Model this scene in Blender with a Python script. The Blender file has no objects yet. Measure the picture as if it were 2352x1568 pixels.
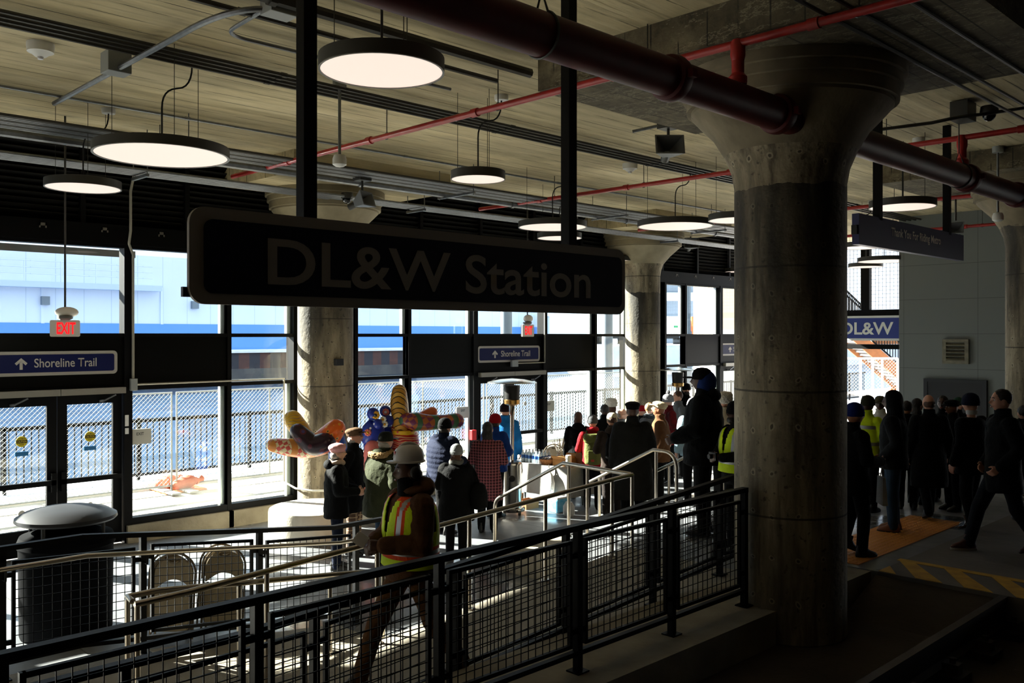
import bpy, bmesh, math, random
from mathutils import Vector, Matrix, Euler
random.seed(11)
S = bpy.context.scene
COL = S.collection
PI = math.pi
R = math.radians
# ---------------------------------------------------------------- camera
F, CX, HY, CZ = 2068.0, 1176.0, 769.0, 3.1      # focal length in px (2352x1568 frame), principal column, horizon row, eye height
SR, CR = math.sin(R(45.6)), math.cos(R(45.6))   # the long glass wall runs along +X, 45.6 degrees to the right of the view
cam_d = bpy.data.cameras.new('camera')
cam_d.sensor_width = 36
cam_d.lens = F / 2352 * 36
cam_d.shift_y = -15.0 / 2352
cam_d.clip_end = 600
cam = bpy.data.objects.new('camera', cam_d)
cam.location = (0, 0, CZ)
cam.rotation_euler = (R(90), 0, R(-44.4))
COL.objects.link(cam)
S.camera = cam
S.view_settings.view_transform = 'Standard'
S.view_settings.look = 'None'
S.view_settings.exposure = 0.62
S.view_settings.gamma = 1.0
S.view_settings.use_curve_mapping = False
# ---------------------------------------------------------------- sky and sun
wd = bpy.data.worlds.new('sky')
S.world = wd
wd.use_nodes = True
bg = wd.node_tree.nodes['Background']
bg.inputs[0].default_value = (0.72, 0.86, 1.0, 1)
bg.inputs[1].default_value = 1.45
sun_d = bpy.data.lights.new('sun', 'SUN')
sun_d.energy = 38.0
sun_d.angle = R(0.6)
sun_d.color = (1.0, 0.93, 0.82)
sun = bpy.data.objects.new('sun', sun_d)
EL = R(25.0)
to_sun = Vector((-0.447 * math.cos(EL), 0.895 * math.cos(EL), math.sin(EL)))
sun.rotation_euler = to_sun.to_track_quat('Z', 'Y').to_euler()
sun.location = (-20, 40, 30)
COL.objects.link(sun)
# ---------------------------------------------------------------- measuring helpers
def ray(px, py=HY):
    r = (px - CX) / F
    return Vector((CR + SR * r, SR - CR * r, (HY - py) / F))
def onY(px, py, Y):
    v = ray(px, py); return v * (Y / v.y) + Vector((0, 0, CZ))
def onX(px, py, X):
    v = ray(px, py); return v * (X / v.x) + Vector((0, 0, CZ))
def onD(px, py, d):
    return ray(px, py) * d + Vector((0, 0, CZ))
def onZ(px, py, z):
    v = ray(px, py); return v * ((z - CZ) / v.z) + Vector((0, 0, CZ))
FWD = Vector((CR, SR, 0)); RGT = Vector((SR, -CR, 0))
# ---------------------------------------------------------------- mesh builder
WL = {}
class MB:
    def __init__(s): s.v = []; s.f = []; s.m = []; s.mi = 0; s.sm = []
    def face(s, idx, smooth=False): s.f.append(tuple(idx)); s.m.append(s.mi); s.sm.append(smooth)
    def add(s, pts): n = len(s.v); s.v.extend([Vector(p) for p in pts]); return n
    def box(s, x0, x1, y0, y1, z0, z1):
        n = s.add([(x0,y0,z0),(x1,y0,z0),(x1,y1,z0),(x0,y1,z0),(x0,y0,z1),(x1,y0,z1),(x1,y1,z1),(x0,y1,z1)])
        for q in ((3,2,1,0),(4,5,6,7),(0,1,5,4),(1,2,6,5),(2,3,7,6),(3,0,4,7)): s.face([n+k for k in q])
        return s
    def bar(s, a, b, w, h, up=(0,0,1)):
        a = Vector(a); b = Vector(b); d = (b-a).normalized(); up = Vector(up)
        x = d.cross(up)
        if x.length < 1e-4: x = d.cross(Vector((1,0,0)))
        x.normalize(); y = x.cross(d).normalized()
        pts = [p + x*(i*w/2) + y*(j*h/2) for p in (a, b) for i, j in ((-1,-1),(1,-1),(1,1),(-1,1))]
        n = s.add(pts)
        for q in ((0,1,2,3),(7,6,5,4),(0,4,5,1),(1,5,6,2),(2,6,7,3),(3,7,4,0)): s.face([n+k for k in q])
        return s
    def tube(s, path, r, n=10, caps=True):
        path = [Vector(p) for p in path]; rr = r if isinstance(r, (list, tuple)) else [r]*len(path)
        t0 = (path[1]-path[0]).normalized()
        x = t0.cross(Vector((0,0,1)))
        if x.length < 1e-3: x = t0.cross(Vector((1,0,0)))
        x.normalize(); base = None; prev = None
        for i, p in enumerate(path):
            if i == 0: t = t0
            elif i == len(path)-1: t = (path[i]-path[i-1]).normalized()
            else: t = ((path[i]-path[i-1]).normalized() + (path[i+1]-path[i]).normalized()).normalized()
            x = (x - t*x.dot(t)).normalized(); y = t.cross(x)
            k = s.add([p + (x*math.cos(2*PI*j/n) + y*math.sin(2*PI*j/n))*rr[i] for j in range(n)])
            if prev is not None:
                for j in range(n): s.face((prev+j, prev+(j+1)%n, k+(j+1)%n, k+j), True)
            elif caps: s.face([k+j for j in range(n)][::-1])
            prev = k
        if caps: s.face([prev+j for j in range(n)])
        return s
    def lathe(s, prof, c=(0,0,0), n=32, sx=1, sy=1, a0=0):
        c = Vector(c); prev = None; cap = prof[0] != prof[-1]
        for i, (r, z) in enumerate(prof):
            if r < 1e-5: k = (s.add([c + Vector((0,0,z))]), 1)
            else: k = (s.add([c + Vector((r*sx*math.cos(a0+2*PI*j/n), r*sy*math.sin(a0+2*PI*j/n), z)) for j in range(n)]), n)
            if prev:
                for j in range(n):
                    j2 = (j+1) % n
                    if prev[1] == 1 and k[1] == 1: continue
                    if prev[1] == 1: s.face((prev[0], k[0]+j2, k[0]+j), True)
                    elif k[1] == 1: s.face((prev[0]+j, prev[0]+j2, k[0]), True)
                    else: s.face((prev[0]+j, prev[0]+j2, k[0]+j2, k[0]+j), True)
            elif k[1] > 1 and cap: s.face([k[0]+j for j in range(n)][::-1])
            prev = k
        if prev[1] > 1 and cap: s.face([prev[0]+j for j in range(n)])
        return s
    def loft(s, rings, n=20):          # rings: (cx, cy, z, rx, ry)
        prev = None
        for (cx, cy, z, rx, ry) in rings:
            k = s.add([(cx+rx*math.cos(2*PI*j/n), cy+ry*math.sin(2*PI*j/n), z) for j in range(n)])
            if prev is None: s.face([k+j for j in range(n)][::-1])
            else:
                for j in range(n): s.face((prev+j, prev+(j+1)%n, k+(j+1)%n, k+j), True)
            prev = k
        s.face([prev+j for j in range(n)])
        return s
    def cone(s, a, b, ra, rb, n=12):    # capsule with round ends
        a = Vector(a); b = Vector(b); d = (b-a); L = d.length; d = d/L if L > 1e-6 else Vector((0,0,1))
        pts = []; rr = []
        for k in (80, 55, 28): pts.append(a - d*ra*math.sin(R(k))); rr.append(ra*math.cos(R(k)))
        pts.append(a); rr.append(ra); pts.append(b); rr.append(rb)
        for k in (28, 55, 80): pts.append(b + d*rb*math.sin(R(k))); rr.append(rb*math.cos(R(k)))
        return s.tube(pts, rr, n)
    def ell(s, c, rad, n=16, m=10, rot=None):
        c = Vector(c); rot = rot or Matrix.Identity(3)
        base = len(s.v)
        prof = [(math.cos(-PI/2 + PI*i/m), math.sin(-PI/2 + PI*i/m)) for i in range(m+1)]
        prof[0] = (0, -1); prof[-1] = (0, 1)
        s.lathe(prof, (0,0,0), n)
        for i in range(base, len(s.v)):
            v = s.v[i]; s.v[i] = c + rot @ Vector((v.x*rad[0], v.y*rad[1], v.z*rad[2]))
        return s
    def xf(s, M, start=0):
        for i in range(start, len(s.v)): s.v[i] = M @ s.v[i]
        return s
    def build(s, name, mats, parent=None, local=False, loc=None):
        me = bpy.data.meshes.new(name)
        vs = s.v
        if parent is None:
            if loc is None:
                xs = [p.x for p in vs]; ys = [p.y for p in vs]; zs = [p.z for p in vs]
                loc = Vector(((min(xs)+max(xs))/2, (min(ys)+max(ys))/2, min(zs)))
            off = Vector(loc)
        else: off = Vector((0,0,0)) if local else WL[parent.name]
        me.from_pydata([tuple(p-off) for p in vs] if not (local and parent is None) else [tuple(p) for p in vs], [], s.f)
        if not isinstance(mats, (list, tuple)): mats = [mats]
        for m in mats: me.materials.append(m)
        me.polygons.foreach_set('material_index', s.m)
        me.polygons.foreach_set('use_smooth', s.sm)
        me.update()
        if any(s.sm): me.set_sharp_from_angle(angle=R(38))
        o = bpy.data.objects.new(name, me); COL.objects.link(o)
        if parent is not None: o.parent = parent; WL[o.name] = WL.get(parent.name, Vector((0,0,0))).copy()
        else: o.location = off; WL[o.name] = off.copy()
        return o
def tag(o, label, cat, group=None, kind=None):
    o['label'] = label; o['category'] = cat
    if group: o['group'] = group
    if kind: o['kind'] = kind
    return o
def thing(name, label, cat, loc, group=None, kind=None, rz=0):
    o = bpy.data.objects.new(name, None); COL.objects.link(o)
    o.empty_display_size = .1
    o.location = loc; o.rotation_euler = (0, 0, rz); WL[o.name] = Vector(loc)
    return tag(o, label, cat, group, kind)
def copy_tree(o, parent=None):
    c = o.copy(); COL.objects.link(c)
    if parent is not None: c.parent = parent
    for ch in list(o.children): copy_tree(ch, c)
    return c
def bevel(o, w, seg=2):
    m = o.modifiers.new('bevel', 'BEVEL'); m.width = w; m.segments = seg; m.limit_method = 'ANGLE'
    return o
# ---------------------------------------------------------------- materials
def lin(c):
    if isinstance(c, str):
        c = [int(c[i:i+2], 16)/255 for i in (1, 3, 5)]
        c = [x/12.92 if x <= .04045 else ((x+.055)/1.055)**2.4 for x in c]
    return (c[0], c[1], c[2], 1)
MATS = {}
def nd(nt, t, **kw):
    n = nt.nodes.new(t)
    for k, v in kw.items(): setattr(n, k, v)
    return n
def mat(name, col, rough=.6, metal=0, var=None, bump=None, emit=None, spec=None, coord='Object'):
    """var = (scale, second colour, contrast, stretch xyz); bump = (scale, strength, stretch)"""
    if name in MATS: return MATS[name]
    m = bpy.data.materials.new(name); m.use_nodes = True; nt = m.node_tree
    b = nt.nodes['Principled BSDF']
    b.inputs['Base Color'].default_value = lin(col); b.inputs['Roughness'].default_value = rough
    b.inputs['Metallic'].default_value = metal
    if spec is not None: b.inputs['Specular IOR Level'].default_value = spec
    tc = nd(nt, 'ShaderNodeTexCoord')
    def noise(scale, stretch, detail=6):
        mp = nd(nt, 'ShaderNodeMapping'); mp.inputs['Scale'].default_value = stretch
        nt.links.new(tc.outputs[coord], mp.inputs[0])
        n = nd(nt, 'ShaderNodeTexNoise'); n.inputs['Scale'].default_value = scale; n.inputs['Detail'].default_value = detail
        nt.links.new(mp.outputs[0], n.inputs['Vector']); return n
    if var:
        sc, c2, con = var[:3]; st = var[3] if len(var) > 3 else (1, 1, 1)
        n = noise(sc, st)
        cr = nd(nt, 'ShaderNodeValToRGB')
        cr.color_ramp.elements[0].position = .5 - .5*con; cr.color_ramp.elements[1].position = .5 + .5*con
        cr.color_ramp.elements[0].color = lin(c2); cr.color_ramp.elements[1].color = lin(col)
        nt.links.new(n.outputs[0], cr.inputs[0]); nt.links.new(cr.outputs[0], b.inputs['Base Color'])
    if bump:
        n = noise(bump[0], bump[2] if len(bump) > 2 else (1, 1, 1), 4)
        bp = nd(nt, 'ShaderNodeBump'); bp.inputs['Strength'].default_value = bump[1]; bp.inputs['Distance'].default_value = .02
        nt.links.new(n.outputs[0], bp.inputs['Height']); nt.links.new(bp.outputs[0], b.inputs['Normal'])
    if emit:
        b.inputs['Emission Color'].default_value = lin(emit[0]); b.inputs['Emission Strength'].default_value = emit[1]
    MATS[name] = m
    return m
class G:                                    # tiny node-graph helper for pattern materials
    def __init__(s, name, rough=.6, metal=0):
        s.m = bpy.data.materials.new(name); s.m.use_nodes = True; s.nt = s.m.node_tree; s.b = s.nt.nodes['Principled BSDF']
        s.b.inputs['Roughness'].default_value = rough; s.b.inputs['Metallic'].default_value = metal
        s.tc = nd(s.nt, 'ShaderNodeTexCoord'); s.sep = nd(s.nt, 'ShaderNodeSeparateXYZ'); s.L(s.tc.outputs['Object'], s.sep.inputs[0])
        s.x, s.y, s.z = s.sep.outputs; MATS[name] = s.m
    def L(s, a, b): s.nt.links.new(a, b)
    def math(s, op, a, b=0.0, clamp=False):
        n = nd(s.nt, 'ShaderNodeMath', operation=op); n.use_clamp = clamp
        for i, q in enumerate((a, b)):
            if isinstance(q, (int, float)): n.inputs[i].default_value = q
            else: s.L(q, n.inputs[i])
        return n.outputs[0]
    def noise(s, scale, stretch=(1,1,1), detail=5, rough=.5):
        mp = nd(s.nt, 'ShaderNodeMapping'); mp.inputs['Scale'].default_value = stretch; s.L(s.tc.outputs['Object'], mp.inputs[0])
        n = nd(s.nt, 'ShaderNodeTexNoise'); n.inputs['Scale'].default_value = scale; n.inputs['Detail'].default_value = detail
        n.inputs['Roughness'].default_value = rough
        s.L(mp.outputs[0], n.inputs['Vector']); return n.outputs[0]
    def ramp(s, f, stops, interp='LINEAR'):
        n = nd(s.nt, 'ShaderNodeValToRGB'); cr = n.color_ramp; cr.interpolation = interp
        while len(cr.elements) < len(stops): cr.elements.new(.5)
        for e, (p, c) in zip(cr.elements, stops): e.position = p; e.color = lin(c) if not isinstance(c, float) else (c, c, c, 1)
        s.L(f, n.inputs[0]); return n.outputs[0]
    def mix(s, f, a, b, mode='MIX'):
        n = nd(s.nt, 'ShaderNodeMix', data_type='RGBA', blend_type=mode)
        for i, q in ((0, f), (6, a), (7, b)):
            if isinstance(q, (int, float)): n.inputs[i].default_value = q
            elif isinstance(q, (str, tuple)): n.inputs[i].default_value = lin(q)
            else: s.L(q, n.inputs[i])
        return n.outputs[2]
    def color(s, q): s.L(q, s.b.inputs['Base Color']); return s
    def bump(s, h, st=.4, dist=.02):
        b = nd(s.nt, 'ShaderNodeBump'); b.inputs['Strength'].default_value = st; b.inputs['Distance'].default_value = dist
        s.L(h, b.inputs['Height']); s.L(b.outputs[0], s.b.inputs['Normal']); return s
    def stripe(s, c, period, duty, soft=0):      # 1 inside the stripe
        q = s.math('FRACT', s.math('DIVIDE', c, period)); return s.math('LESS_THAN', q, duty)
def glass_mat(name, tint=(.93,.97,.97), refl=1.0):
    m = bpy.data.materials.new(name); m.use_nodes = True; nt = m.node_tree
    for n in list(nt.nodes): nt.nodes.remove(n)
    out = nd(nt, 'ShaderNodeOutputMaterial'); mx = nd(nt, 'ShaderNodeMixShader')
    tr = nd(nt, 'ShaderNodeBsdfTransparent'); tr.inputs[0].default_value = (*tint, 1)
    gl = nd(nt, 'ShaderNodeBsdfGlossy'); gl.inputs['Roughness'].default_value = .02; gl.inputs[0].default_value = (refl, refl, refl, 1)
    lw = nd(nt, 'ShaderNodeLayerWeight'); lw.inputs[0].default_value = .5
    pw = nd(nt, 'ShaderNodeMath', operation='POWER'); pw.inputs[1].default_value = 5
    ml = nd(nt, 'ShaderNodeMath', operation='MULTIPLY_ADD'); ml.inputs[1].default_value = .45; ml.inputs[2].default_value = .03
    nt.links.new(lw.outputs['Facing'], pw.inputs[0]); nt.links.new(pw.outputs[0], ml.inputs[0])
    nt.links.new(ml.outputs[0], mx.inputs[0]); nt.links.new(tr.outputs[0], mx.inputs[1]); nt.links.new(gl.outputs[0], mx.inputs[2])
    nt.links.new(mx.outputs[0], out.inputs[0]); MATS[name] = m
    return m
# concrete of the ceiling: board marks run along X, slabs stained olive
g = G('board_formed_concrete', .85)
n1 = g.noise(1.3, (.22, 1, 1), 9, .68); n2 = g.noise(11, (.06, 1, .5), 4, .6); n3 = g.noise(.4, (1, 1, 1), 5)
base = g.ramp(n1, [(.30, '#93886a'), (.5, '#d6c69c'), (.68, '#f2e4bd')])
base = g.mix(g.ramp(n3, [(.42, 0.0), (.6, .5)]), base, '#a3987c')
plk = g.math('FRACT', g.math('DIVIDE', g.math('ADD', g.y, g.math('MULTIPLY', g.noise(.6), .06)), .29))
seam = g.math('LESS_THAN', plk, .05)
sj = g.math('MULTIPLY', seam, g.ramp(g.noise(3.2, (.5, 1.5, 1)), [(.42, 0.0), (.55, .9)]))
base = g.mix(sj, base, '#1f1c15')
pk = g.math('FRACT', g.math('MULTIPLY', g.math('FLOOR', g.math('DIVIDE', g.y, .29)), .377))
base = g.mix(g.math('MULTIPLY', pk, .25), base, '#857a5c')
base = g.mix(g.ramp(n2, [(.5, 0.0), (.72, .45)]), base, '#6b614a')
g.color(base); g.bump(g.math('ADD', n2, g.math('MULTIPLY', seam, -.6)), .6, .03)
CONC_C = g.m
g = G('grimy_shaded_concrete', .9)                 # rougher, grimy pour; front and track-side shade is painted into its dark colour
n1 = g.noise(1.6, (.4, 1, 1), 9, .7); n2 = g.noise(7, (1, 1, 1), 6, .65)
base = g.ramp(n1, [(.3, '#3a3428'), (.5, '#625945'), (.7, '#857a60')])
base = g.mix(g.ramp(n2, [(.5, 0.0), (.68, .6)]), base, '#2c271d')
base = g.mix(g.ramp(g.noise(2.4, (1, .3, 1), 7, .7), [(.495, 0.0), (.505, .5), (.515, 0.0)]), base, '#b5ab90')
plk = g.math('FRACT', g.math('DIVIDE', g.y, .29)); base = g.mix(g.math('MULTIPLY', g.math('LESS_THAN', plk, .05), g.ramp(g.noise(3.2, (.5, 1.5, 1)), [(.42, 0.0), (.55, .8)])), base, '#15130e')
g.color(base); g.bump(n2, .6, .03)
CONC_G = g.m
g = G('column_concrete', .8)
n1 = g.noise(3.0, (1, 1, .22), 9, .68); n2 = g.noise(16, (1, 1, 1), 5); n4 = g.noise(5, (1.6, 1.6, .16), 6, .6)
base = g.ramp(n1, [(.3, '#3f392d'), (.48, '#7d725c'), (.68, '#b3a78b')])
base = g.mix(g.ramp(n4, [(.52, 0.0), (.66, .75)]), base, '#3a3225')
pits = g.ramp(n2, [(.62, 0.0), (.7, .8)])
base = g.mix(pits, base, '#40392c')
ang = g.math('ARCTAN2', g.y, g.x)
fu = g.math('SUBTRACT', g.math('FRACT', g.math('MULTIPLY', ang, 2.2)), .5); fv = g.math('SUBTRACT', g.math('FRACT', g.math('DIVIDE', g.math('ADD', g.z, g.math('MULTIPLY', g.noise(1.2), .5)), .40)), .5)
dd = g.math('SQRT', g.math('ADD', g.math('POWER', g.math('MULTIPLY', fu, .22), 2.0), g.math('POWER', g.math('MULTIPLY', fv, .40), 2.0)))
tie = g.math('MULTIPLY', g.math('LESS_THAN', dd, .026), g.math('GREATER_THAN', dd, .013)); tie2 = g.math('LESS_THAN', dd, .013)
base = g.mix(g.math('MULTIPLY', tie, .3), base, '#c9bda0'); base = g.mix(g.math('MULTIPLY', tie2, .7), base, '#332c20')
band = g.math('MULTIPLY', g.math('LESS_THAN', g.math('ADD', g.z, g.math('MULTIPLY', g.noise(5, (1, 1, .4)), .14)), 4.17), g.math('MULTIPLY', g.math('SUBTRACT', g.math('ADD', g.z, g.math('MULTIPLY', g.noise(3, (1.5, 1.5, .3)), .5)), 2.75), 1.1, True))
stain = g.math('MULTIPLY', band, g.ramp(g.noise(2.6, (1.6, 1.6, .35), 6), [(.3, .45), (.62, .95)]))
base = g.mix(stain, base, '#24211b')
ring = g.math('LESS_THAN', g.math('FRACT', g.math('DIVIDE', g.z, 1.12)), .016)
base = g.mix(g.math('MULTIPLY', ring, .8), base, '#2b261c')
g.color(base); g.bump(g.math('SUBTRACT', n2, g.math('ADD', ring, tie2)), .5, .02)
CONC_COL = g.m
g = G('floor_concrete', .42)
n1 = g.noise(1.2, (1, 1, 1), 8, .6); n2 = g.noise(6, (1, 1, 1), 5)
base = g.ramp(n1, [(.32, '#55575a'), (.55, '#727477'), (.75, '#8a8b8b')])
jx = g.math('LESS_THAN', g.math('FRACT', g.math('DIVIDE', g.x, 1.83)), .008)
jy = g.math('LESS_THAN', g.math('FRACT', g.math('DIVIDE', g.y, 1.83)), .008)
base = g.mix(g.math('MULTIPLY', g.math('MAXIMUM', jx, jy), .8), base, '#3c3c3c')
wet = g.ramp(g.noise(.55, (1, 1, 1), 3), [(.5, .55), (.62, .12)])
g.L(wet, g.b.inputs['Roughness'])
g.color(base); g.bump(n2, .12)
CONC_F = g.m
CONC_L = mat('curb_concrete', '#a39a84', .85, var=(2.5, '#7d7460', .45), bump=(22, .3))
CONC_D = mat('track_bed_concrete', '#564c41', .9, var=(1.4, '#3a332b', .5), bump=(14, .4))
CONC_R = mat('ramp_concrete', '#9c9484', .75, var=(1.6, '#7d7667', .5), bump=(60, .25))
CONC_O = mat('outdoor_concrete', '#c9bfae', .9, var=(.8, '#aa9f8c', .5), bump=(18, .3))
SNOW = mat('snow', '#f3f5fa', .7, var=(1.2, '#dfe6f2', .5), bump=(4, .5))
BLK = mat('black_frame', '#0b0b0c', .5, bump=(120, .03), spec=.1)
BLKP = mat('black_railing_paint', '#070708', .45, bump=(200, .05), spec=.1)
JAMB_LIT = mat('pale_lit_jamb', '#b7bab8', .35, .6)
SPAN = mat('black_spandrel', '#0b0b0a', .4, spec=.08)
STEEL = mat('brushed_stainless', '#b6aea2', .28, 1.0, bump=(300, .04, (1, 1, .05)))
GALV = mat('galvanized_steel', '#8d9094', .42, .85, var=(14, '#74777b', .5))
GALVD = mat('grey_conduit', '#4c4b48', .45, .7)
REDP = mat('red_pipe_paint', '#b3231f', .38, var=(6, '#8f1a18', .5))
REDD = mat('dark_red_pipe_paint', '#5a1013', .5, var=(3, '#3f0a0c', .5), spec=.25)
WHT = mat('white_plastic', '#dcdcd8', .4)
GREYB = mat('grey_box_paint', '#8f9392', .5)
DARK = mat('near_black', '#0a0a0a', .6)
GLASS = glass_mat('window_glass')
# ---------------------------------------------------------------- structure: slabs, floors, walls
YW = 13.7                                  # inner face line of the glass wall
ZC, ZD = 5.82, 5.50                        # ceiling and drop panel undersides
def struct(name, mb, m, label, cat, parent=None, n=None):
    o = mb.build(name, m, parent); tag(o, label, cat, kind='structure'); return o
struct('floor', MB().box(-16, 26, 4.9, 13.9, -.2, 0), CONC_F, 'grey concrete hall floor with bright sun streaks', 'floor')
struct('ceiling', MB().box(-16, 27, 2.25, 14.6, ZC, ZC+.4), CONC_C, 'olive grey board-marked concrete ceiling slab', 'ceiling')
struct('ceiling_over_tracks', MB().box(-16, 27, -9, 2.25, ZC, ZC+.4), CONC_G, 'concrete ceiling slab over the tracks with shade painted in', 'ceiling')  # the fall-off of light over the tracks is put into the colour
struct('track_bed_floor', MB().box(-16, 27, -9, 4.3, .1, .35), CONC_D, 'dark concrete track bed floor below the platform', 'floor')
struct('wall_back', MB().box(-16, 27, -9.2, -9, -.2, 6), CONC_D, 'dark concrete wall behind the tracks', 'wall')
struct('wall_left', MB().box(-16.2, -16, -9, 14.6, -.2, 6), CONC_D, 'dark concrete wall at the far left end', 'wall')
# platform, ramps, steps
struct('platform_curb', MB().box(-15.9, 9.2, 4.07, 4.98, .3, .65), CONC_L, 'pale concrete platform curb carrying the front black railing', 'curb')
struct('platform_floor', MB().box(8.2, 24, 4.98, 7.5, 0.005, .66).box(9.2, 24, 4.0, 4.98, .3, .66), CONC_F, 'raised grey concrete platform floor at the right', 'floor')
struct('track_crossing', MB().box(9.2, 15.5, -3.0, 4.0, .3, .66), mat('crossing_concrete', '#77716a', .8, var=(1.2, '#595550', .5), bump=(12, .3)), 'concrete pedestrian crossing over the track with yellow hatching', 'crossing')
def rz(x): return .30 + .36*max(0, min(1, (x-2.7)/5.5))
mb = MB()
n = mb.add([(-1.5,4.98,.02),(2.7,4.98,.02),(8.2,4.98,.02),(8.2,6.46,.02),(2.7,6.46,.02),(2.7,8.2,.02),(-1.5,8.2,.02),
            (-1.5,4.98,.30),(2.7,4.98,.30),(8.2,4.98,.66),(8.2,6.46,.66),(2.7,6.46,.30),(2.7,8.2,.30),(-1.5,8.2,.30)])
for q in ((7,8,11,12,13),(8,9,10,11),(0,1,8,7),(1,2,9,8),(2,3,10,9),(3,4,11,10),(4,5,12,11),(5,6,13,12),(6,0,7,13)): mb.face([n+k for k in q])
struct('ramp_upper', mb, CONC_R, 'pale concrete ramp rising to the platform beside the front railing', 'ramp')
mb = MB(); n = mb.add([(2.7,6.46,.01),(5.4,6.46,.01),(5.4,8.2,.01),(2.7,8.2,.01),(2.7,6.46,.30),(2.7,8.2,.30)])
for q in ((4,1,2,5),(0,1,4),(3,5,2)): mb.face([n+k for k in q])
struct('ramp_lower', mb, CONC_R, 'lower concrete ramp descending to the hall floor', 'ramp')
mb = MB()
for k in range(3): mb.box(8.2, 15, 7.5, 7.9+.4*(2-k), 0.003+.165*k, .165*(k+1))
struct('steps', mb, CONC_R, 'wide concrete steps up to the platform', 'steps')
# ceiling columns with flared capitals
def column(name, x, y, r, z0, label, capr):
    t = thing(name, label, 'column', (x, y, z0), kind='structure')
    k = capr
    prof = [(r, z0), (r, 4.48), (r*1.05, 4.62), (r*1.18, 4.78), (r+(k-r)*.45, 4.96), (r+(k-r)*.72, 5.08), (k*.955, 5.17), (k*.955, 5.2), (k, 5.2), (k, 5.31), (k*1.035, 5.315), (k*1.035, 5.40), (k*1.07, 5.405), (k*1.07, ZD)]
    m = MB(); m.lathe(prof[:4], (x, y, 0), 48); m.build('shaft', CONC_COL, t)
    m = MB(); m.lathe(prof[3:], (x, y, 0), 48); m.build('capital', CONC_COL2 if y > 8 else mat('grimy_shaded_capital', '#978a70', .85, var=(2.4, '#564d3b', .6), bump=(9, .5)), t)  # front capitals use a darker copy with shade put into the colour
    return t
CONC_COL2 = mat('capital_concrete', '#a99d80', .8, var=(2.2, '#6f664e', .6), bump=(9, .3))
column('column', 7.75, 4.2, .505, .345, 'huge round concrete column standing beside the front black railing', .95)
column('column', 8.43, 13.13, .465, 0, 'round concrete column behind the white drum bench by the windows', .93)
column('column', 17.3, 13.2, .415, 0, 'round concrete column between window bays behind the crowd', .92)
column('column', 15.55, 4.2, .5, .66, 'round concrete column at the right edge behind the walking man', .95)
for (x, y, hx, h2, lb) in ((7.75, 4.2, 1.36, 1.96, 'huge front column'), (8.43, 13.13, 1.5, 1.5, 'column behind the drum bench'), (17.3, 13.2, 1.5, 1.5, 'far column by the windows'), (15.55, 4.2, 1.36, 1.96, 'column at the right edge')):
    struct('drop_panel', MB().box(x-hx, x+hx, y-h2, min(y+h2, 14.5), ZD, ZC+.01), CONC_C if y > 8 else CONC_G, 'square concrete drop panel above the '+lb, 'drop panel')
# ---------------------------------------------------------------- the glass wall
WX = [-8.9, -7.65, -5.9, -3.95, -2.25, -1.0, .35, 1.6, 3.35, 5.32, 6.93, 8.14, 9.39, 10.61, 12.28, 14.36, 16.07, 17.33, 18.8, 19.7, 21.35, 23.4, 24.0]
KIND = {}    # per segment: g three panes, s spandrel + glass, d doors, c solid pier or closed bay
kinds = ['c','c','c','s','g','c','g','s','d','s','g','c','g','s','d','s','g','c','g','s','d','s']  # leftmost unseen bays are closed to cut light on the near ceiling
SP = mat('lintel_black', '#0b0b0b', .45, bump=(60, .02), spec=.08)
mb = MB().box(-16, 24.1, YW-.12, YW+.25, 4.44, 4.72)
struct('trim_1', mb, SP, 'black steel lintel above the whole window wall', 'lintel')
wn = 0; dn = 0
def pane(x0, x1, z0, z1, parent, y=YW): return MB().box(x0, x1, y-.006, y+.006, z0, z1).build('pane', GLASS, parent)
CURB = CONC_L
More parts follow.
